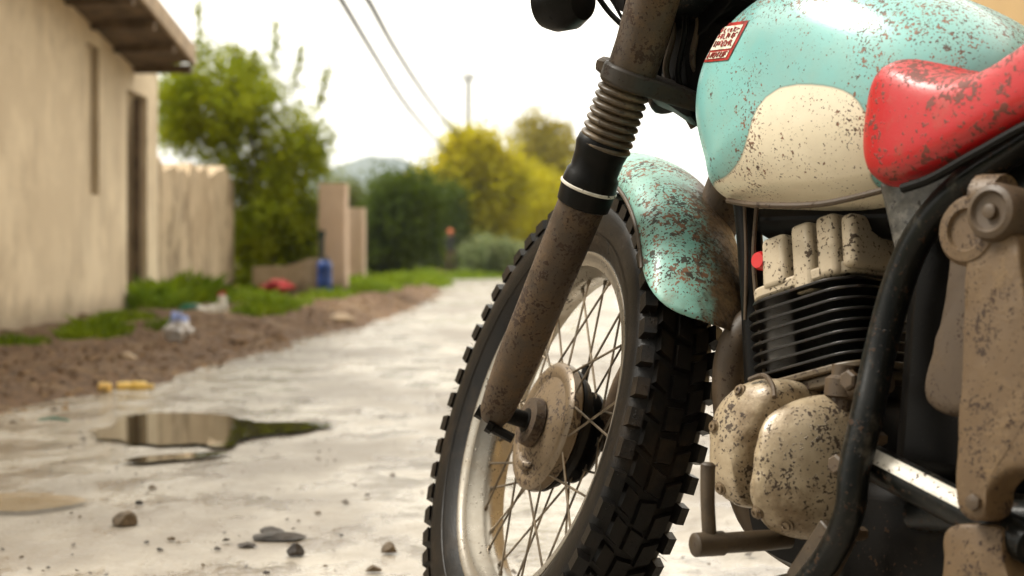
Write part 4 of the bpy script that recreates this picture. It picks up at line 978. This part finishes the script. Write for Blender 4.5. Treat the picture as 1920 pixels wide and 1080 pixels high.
# ------------------------------------------------------------------ small things by the road
def rock(px, py, wpx, hpx, label, seed, flat=1., mat=None, cat='stone', name='stone', dpt=.8, group='stones lying on the road'):
    p = G(px, py); s_ = p.y / F; a, c_ = wpx * s_ / 2, hpx * s_ * flat; b = a * dpt; m_ = bmesh.new(); bmesh.ops.create_icosphere(m_, subdivisions=3, radius=1)
    rr = random.Random(seed); cut = [(V(rr.uniform(-1, 1), rr.uniform(-1, 1), rr.uniform(-.5, 1)).normalized(), rr.uniform(.55, .85)) for _ in range(9)]
    for v in m_.verts:
        q = v.co.copy()
        for n_, d_ in cut:
            e = q.dot(n_) - d_
            if e > 0: q -= n_ * e
        q *= 1 + .06 * mnoise.noise(q * 3 + V(seed, 0, 0)); v.co = V(q.x * a * 1.25, q.y * b * 1.25, max(q.z, -.25) * c_ * .85 + c_ * .18)
    me = bpy.data.meshes.new(name); m_.to_mesh(me); m_.free(); me.materials.append(mat or M['stone']); o = bpy.data.objects.new(name, me); COL.objects.link(o); o.location = (p.x, p.y, 0); o.rotation_euler.z = rr.uniform(-.4, .4)
    return tag(o, label, cat, group)
M['stone'] = plain('brown_stone', (.10, .068, .036), .75, bump=.004, bscale=120, var=.4, vscale=30)
M['slate'] = plain('dark_wet_slab', (.028, .020, .013), .65, bump=.004, bscale=120, var=.4, vscale=30)
rock(229, 982, 46, 26, 'rounded brown stone left of the flat slabs', 1)
rock(262, 945, 14, 8, 'small dark pebble above the rounded brown stone', 2, mat=M['slate'])
rock(286, 916, 16, 7, 'tiny grey pebble nearest the big puddle', 3)
rock(525, 1008, 84, 12, 'widest flat dark slab in the road', 4, mat=M['slate'])
rock(512, 998, 44, 11, 'thin sliver of slab lying behind the widest slab', 5, mat=M['slate'])
rock(463, 1022, 34, 7, 'small dark chip left of the widest slab', 6, mat=M['slate'])
rock(551, 1040, 32, 22, 'dark angular stone in front of the widest slab', 7, mat=M['slate'])
rock(729, 1034, 30, 18, 'brown block shaped stone nearest the front tyre', 8)
rock(700, 1070, 26, 12, 'low brown stone at the lower edge below the block shaped stone', 9)
rock(408, 1030, 12, 6, 'pebble between the rounded stone and the slabs', 10, mat=M['slate'])
rock(595, 962, 12, 5, 'pale grey pebble above the slabs', 12)
for i, (px, py, w_) in enumerate(((320, 1012, 14), (275, 1018, 9), (335, 1018, 8), (300, 1032, 12), (40, 1045, 8), (5, 1030, 7), (150, 970, 7), (500, 1075, 12), (380, 1060, 8), (640, 1005, 9), (610, 1062, 8), (90, 1065, 7), (560, 978, 7))):
    rock(px, py, w_, w_ * .5, 'small loose pebble scattered on the wet road', 20 + i, mat=M['slate'] if i % 2 else M['stone'], name='pebble', cat='pebble', group='loose pebbles')
for i, (px, py, w_, h_, lb) in enumerate(((520, 640, 40, 14, 'brown clod at the ragged verge edge beside the red sack'), (440, 655, 50, 14, 'brown clod at the verge edge below the rooster'), (240, 690, 36, 14, 'pale stone on the earth left of the white bag'), (640, 612, 46, 14, 'pale stone where verge and road meet below the pillars'), (440, 612, 60, 16, 'pale earth lump behind the rooster'))):
    o = rock(px, py, w_, h_, lb, 50 + i, mat=M['earth'] if i in (0, 1) else M['board'], name='clod' if i in (0, 1, 4) else 'stone', cat='clod' if i in (0, 1, 4) else 'stone', group='lumps on the verge'); o.location.z = max(0, verge_h(o.location.x, o.location.y))
# yellow bottle, lying in two pieces
M['yellow'] = plain('yellow_plastic', (.80, .52, .10), .35); p = G(248, 728); zz = verge_h(p.x, p.y) + .03
yb = thing('plastic_bottle', 'yellow plastic bottle lying at the edge of the earth verge', 'bottle', V(p.x, p.y, zz - .03)); s_ = p.y / F
mb = MB(); lathe(mb, [(0, .012), (.004, .026), (.05, .027), (.055, .024), (.065, .024), (.07, .027), (.115, .026), (.13, .014)], p + V(-.065, 0, zz), V(1, .1, .03), 20); part('body', mb, M['yellow'], yb)
mb = MB(); lathe(mb, [(0, .013), (.02, .013)], p + V(.068, .013, zz + .004), V(1, .1, .03), 14); part('cap', mb, M['yellow'], yb)
q = G(198, 732); mb = MB(); lathe(mb, [(0, .02), (.003, .024), (.045, .022), (.05, .016)], (q.x - .025, q.y, verge_h(q.x, q.y) + .022), V(1, -.15, 0), 18)
tag(mesh_obj('plastic_cup', mb, plain('yellow_cup', (.78, .50, .14), .4), origin=(q.x, q.y, 0)), 'small yellow plastic piece just left of the yellow bottle', 'litter')
# crumpled white and blue bag
def crumple(name, label, c, size, mat, seed, cat='bag', mats=None):
    m_ = bmesh.new(); bmesh.ops.create_icosphere(m_, subdivisions=4, radius=1)
    for v in m_.verts:
        n_ = mnoise.fractal(v.co * 1.6 + V(seed, 0, 0), 1, 2, 4) * .45; f = 1 - abs(mnoise.noise(v.co * 3.3 + V(0, seed, 0))) * .5
        q = v.co * (f + n_); v.co = V(q.x * size[0] * (1 - .35 * max(0, q.z)), q.y * size[1], (q.z + .6) * size[2])
    me = bpy.data.meshes.new(name); m_.to_mesh(me); m_.free(); me.materials.append(mat); [setattr(pp, 'use_smooth', True) for pp in me.polygons]
    o = bpy.data.objects.new(name, me); COL.objects.link(o); o.location = c; return tag(o, label, cat)
t = NT('white_blue_film'); s_ = t.n('ShaderNodeSeparateXYZ'); t.t.links.new(t.co.outputs['Object'], s_.inputs[0])
wb = t.pbr(Base_Color=t.mix(t.ramp(t.math('ADD', s_.outputs[2], t.math('MULTIPLY', t.noise(20), .06)), .125, .15), (.82, .80, .80), (.25, .32, .62)), Roughness=.35)
p = G(334, 664); crumple('plastic_bag', 'crumpled white and blue plastic bag on the verge below the rooster', (p.x, p.y, verge_h(p.x, p.y)), (.075, .06, .105), wb, 2)
# small green strip and red sack with a yellow pole
p = G(100, 794); mb = MB(); tube(mb, smooth_path([V(p.x - .05, p.y, .012), V(p.x, p.y + .01, .016), V(p.x + .055, p.y, .010)], 4), [.004, .007, .003], 6)
tag(mesh_obj('plastic_strip', mb, plain('teal_strip', (.10, .22, .16), .4), origin=(p.x, p.y, 0)), 'thin green strip of litter left of the big puddle', 'litter')
p = at(520, 575, 16.5); crumple('red_sack', 'crumpled red sack in the grass beside the leafy bush', (p.x, 16.5, verge_h(p.x, 16.5) + .08), (.17, .1, .07), plain('red_sacking', (.40, .018, .018), .6, var=.3), 5, 'sack')
a, b = at(432, 535, 16.9), at(505, 562, 16.4); mb = MB(); tube(mb, [a, b, b + (b - a) * .3], [.018, .024, .024], 10)
tag(mesh_obj('yellow_pole', mb, plain('yellow_paint', (.50, .36, .07), .5), origin=(a.x, a.y, 0)), 'short yellow pole resting on the red sack', 'pole')
# blue drum with a dark post behind
p = G(609, 573); DY = 17.6; x = at(609, 480, DY).x; bd = thing('plastic_drum', 'narrow blue plastic drum standing before the tall pinkish pillar', 'drum', V(x, DY, 0)); ht = at(600, 488, DY).z
mb = MB(); z0 = verge_h(x, DY); lathe(mb, [(0, .07), (.01, .08), (ht * .3, .083), (ht * .33, .088), (ht * .36, .083), (ht * .64, .083), (ht * .67, .088), (ht * .70, .083), (ht - z0 - .03, .078), (ht - z0, .055)], (x, DY, z0), (0, 0, 1), 24); part('body', mb, plain('blue_plastic', (.02, .06, .24), .35), bd)
mb = MB(); lathe(mb, [(0, .05), (.03, .05), (.032, .03)], (x, DY, ht), (0, 0, 1), 20); part('lid', mb, plain('dark_lid', (.02, .03, .05), .4), bd)
a = at(603, 432, 18.0); mb = MB(); tube(mb, [V(a.x, 18.0, -.1), V(a.x, 18.0, a.z - .12), V(a.x, 18, a.z)], [.025, .03, .05], 10); tag(mesh_obj('post', mb, plain('dark_teal_post', (.012, .03, .022), .6), origin=(a.x, 18, 0)), 'dark post with thick head standing behind the blue drum', 'post')

# rooster beside the wall foot: one body surface, facing right
RY = 12.6; rx = at(385, 480, RY).x; rz = verge_h(rx, RY); rp_ = lambda px, py: at(px, py, RY)
ro = thing('rooster', 'white necked rooster with dark green body and tail by the wall', 'rooster', V(rx, RY, rz))
P = [rp_(334, 606), rp_(340, 592), rp_(352, 580), rp_(368, 580), rp_(384, 590), rp_(402, 588), rp_(414, 577), rp_(417, 566), rp_(416, 558), rp_(423, 559), rp_(429, 561)]
rad = [.012, .04, .042, .04, .068, .078, .056, .034, .028, .012, .003]
PP = smooth_path(P, 5); RR = np.interp(np.linspace(0, 1, len(PP)), np.linspace(0, 1, len(P)), rad)
mb = MB(); tube(mb, PP, [float(r) for r in RR], 18)
t = NT('plumage'); s_ = t.n('ShaderNodeSeparateXYZ'); t.t.links.new(t.co.outputs['Object'], s_.inputs[0])
hi = t.math('ADD', s_.outputs[2], t.math('MULTIPLY', t.noise(30), .03)); zc = rp_(400, 588).z - rz; xl = rp_(372, 0).x - rx
mk = t.math('MULTIPLY', t.ramp(hi, zc - .0, zc + .03), t.ramp(s_.outputs[0], xl - .02, xl + .02))
pl_ = t.pbr(Base_Color=t.mix(mk, t.mix(t.ramp(s_.outputs[0], xl - .12, xl + .05), (.02, .20, .12), (.012, .06, .05)), (.72, .68, .60)), Roughness=.5)
part('body', mb, pl_, ro)
mb = MB()
for k in range(6): tube(mb, smooth_path([rp_(362, 580), rp_(346 - k * 2, 574 + k * 4), rp_(332 - k * 2, 590 + k * 5), rp_(330 + k, 606 + k * 2)], 4), [.02, .022, .018, .005], 6)
part('tail', mb, plain('green_tail', (.02, .18, .11), .35), ro)
mb = MB(); c = rp_(416, 552); pillow(mb, [(0, 0), (.02, .02), (.01, .05), (-.005, .035), (-.02, .055), (-.03, .03), (-.045, .035), (-.04, 0)], -.006, .006, layers=6, n=3, f3=lambda a_, l_, b_: c + V(a_ + .012, l_, b_ - .02)); part('comb', mb, plain('red_comb', (.6, .06, .03), .5), ro)
for dx in (0, .03):
    mb = MB(); a = rp_(395, 605) + V(dx, dx, 0); tube(mb, [a, V(a.x + .005, a.y, (a.z + rz) / 2), V(a.x, a.y, rz)], [.02, .009, .007], 8)
    for an in (-.5, 0, .5): tube(mb, [V(a.x, a.y, rz + .006), V(a.x + .04 * math.cos(an), a.y + .04 * math.sin(an), rz + .004)], .004, 5)
    part('leg', mb, plain('yellow_leg', (.35, .25, .08), .5), ro)

# person far down the lane: one skinned body
PYD = 48.; pc = at(845, 480, PYD); hgt_ = at(845, 430, PYD).z; k_ = hgt_ / 1.72
pr = thing('person', 'person in dark jacket and brown trousers with orange cap standing far down the road', 'person', V(pc.x, PYD, 0))
J = dict(pel=(0, 0, .93), waist=(0, 0, 1.08), chest=(0, -.01, 1.30), neck=(0, -.01, 1.46), head=(0, -.02, 1.55), crown=(0, -.02, 1.66),
         shL=(-.17, 0, 1.40), elL=(-.23, .02, 1.13), wrL=(-.22, -.05, .90), haL=(-.22, -.07, .82), shR=(.17, 0, 1.40), elR=(.24, .02, 1.13), wrR=(.21, -.06, .90), haR=(.20, -.08, .82),
         hiL=(-.09, 0, .88), knL=(-.10, -.02, .49), anL=(-.11, .02, .08), toL=(-.12, -.14, .035), hiR=(.09, 0, .88), knR=(.12, -.05, .49), anR=(.13, .01, .08), toR=(.15, -.15, .035))
rads = dict(pel=.13, waist=.12, chest=.15, neck=.055, head=.09, crown=.075, shL=.065, elL=.045, wrL=.032, haL=.035, shR=.065, elR=.045, wrR=.032, haR=.035, hiL=.085, knL=.06, anL=.042, toL=.035, hiR=.085, knR=.06, anR=.042, toR=.035)
E_ = [('pel', 'waist'), ('waist', 'chest'), ('chest', 'neck'), ('neck', 'head'), ('head', 'crown'), ('chest', 'shL'), ('shL', 'elL'), ('elL', 'wrL'), ('wrL', 'haL'), ('chest', 'shR'), ('shR', 'elR'), ('elR', 'wrR'), ('wrR', 'haR'),
      ('pel', 'hiL'), ('hiL', 'knL'), ('knL', 'anL'), ('anL', 'toL'), ('pel', 'hiR'), ('hiR', 'knR'), ('knR', 'anR'), ('anR', 'toR')]
ks = list(J); me = bpy.data.meshes.new('body'); me.from_pydata([tuple(c * k_ for c in J[k]) for k in ks], [(ks.index(a), ks.index(b)) for a, b in E_], [])
t = NT('clothed_person'); s_ = t.n('ShaderNodeSeparateXYZ'); t.t.links.new(t.co.outputs['Object'], s_.inputs[0])
m1 = t.mix(t.ramp(s_.outputs[2], .90 * k_, .92 * k_), (.12, .07, .04), (.03, .03, .035)); m1 = t.mix(t.ramp(s_.outputs[2], 1.46 * k_, 1.475 * k_), m1, (.50, .25, .15))
me.materials.append(t.pbr(Base_Color=m1, Roughness=.8)); bo = bpy.data.objects.new('body', me); COL.objects.link(bo); bo.parent = pr
sk = bo.modifiers.new('skin', 'SKIN'); sk.use_smooth_shade = True
for i, k in enumerate(ks): me.skin_vertices[0].data[i].radius = (rads[k] * k_, rads[k] * k_ * .85)
me.skin_vertices[0].data[0].use_root = True
ss = bo.modifiers.new('sub', 'SUBSURF'); ss.levels = ss.render_levels = 1
mb = MB(); c = V(pc.x, PYD - .02, 1.58 * k_); lathe(mb, [(0, .118 * k_), (.05, .12 * k_), (.1, .09 * k_), (.13, .03 * k_)], c, (0, 0, 1), 16); box(mb, c + V(0, -.13 * k_, .012), XYZ, (.07 * k_, .06 * k_, .008)); part('cap', mb, plain('orange_cap', (.62, .16, .05), .7), pr)

# ------------------------------------------------------------------ thin air that pales the hills
mb = MB(); x0, x1, y0, y1, z0, z1 = -6500, 6500, -250, 6500, -20, 140
mb.add([(x, y, z) for x in (x0, x1) for y in (y0, y1) for z in (z0, z1)], [(0, 1, 3, 2), (4, 6, 7, 5), (0, 4, 5, 1), (2, 3, 7, 6), (0, 2, 6, 4), (1, 5, 7, 3)])
hm = bpy.data.materials.new('haze'); hm.use_nodes = True; n_ = hm.node_tree; n_.nodes.clear(); o_ = n_.nodes.new('ShaderNodeOutputMaterial'); pv = n_.nodes.new('ShaderNodeVolumePrincipled')
pv.inputs['Density'].default_value = .00035; pv.inputs['Color'].default_value = (.80, .90, 1, 1); n_.links.new(pv.outputs[0], o_.inputs['Volume'])
hz = mesh_obj('haze', mb, hm, smooth=False); hz['kind'] = 'stuff'
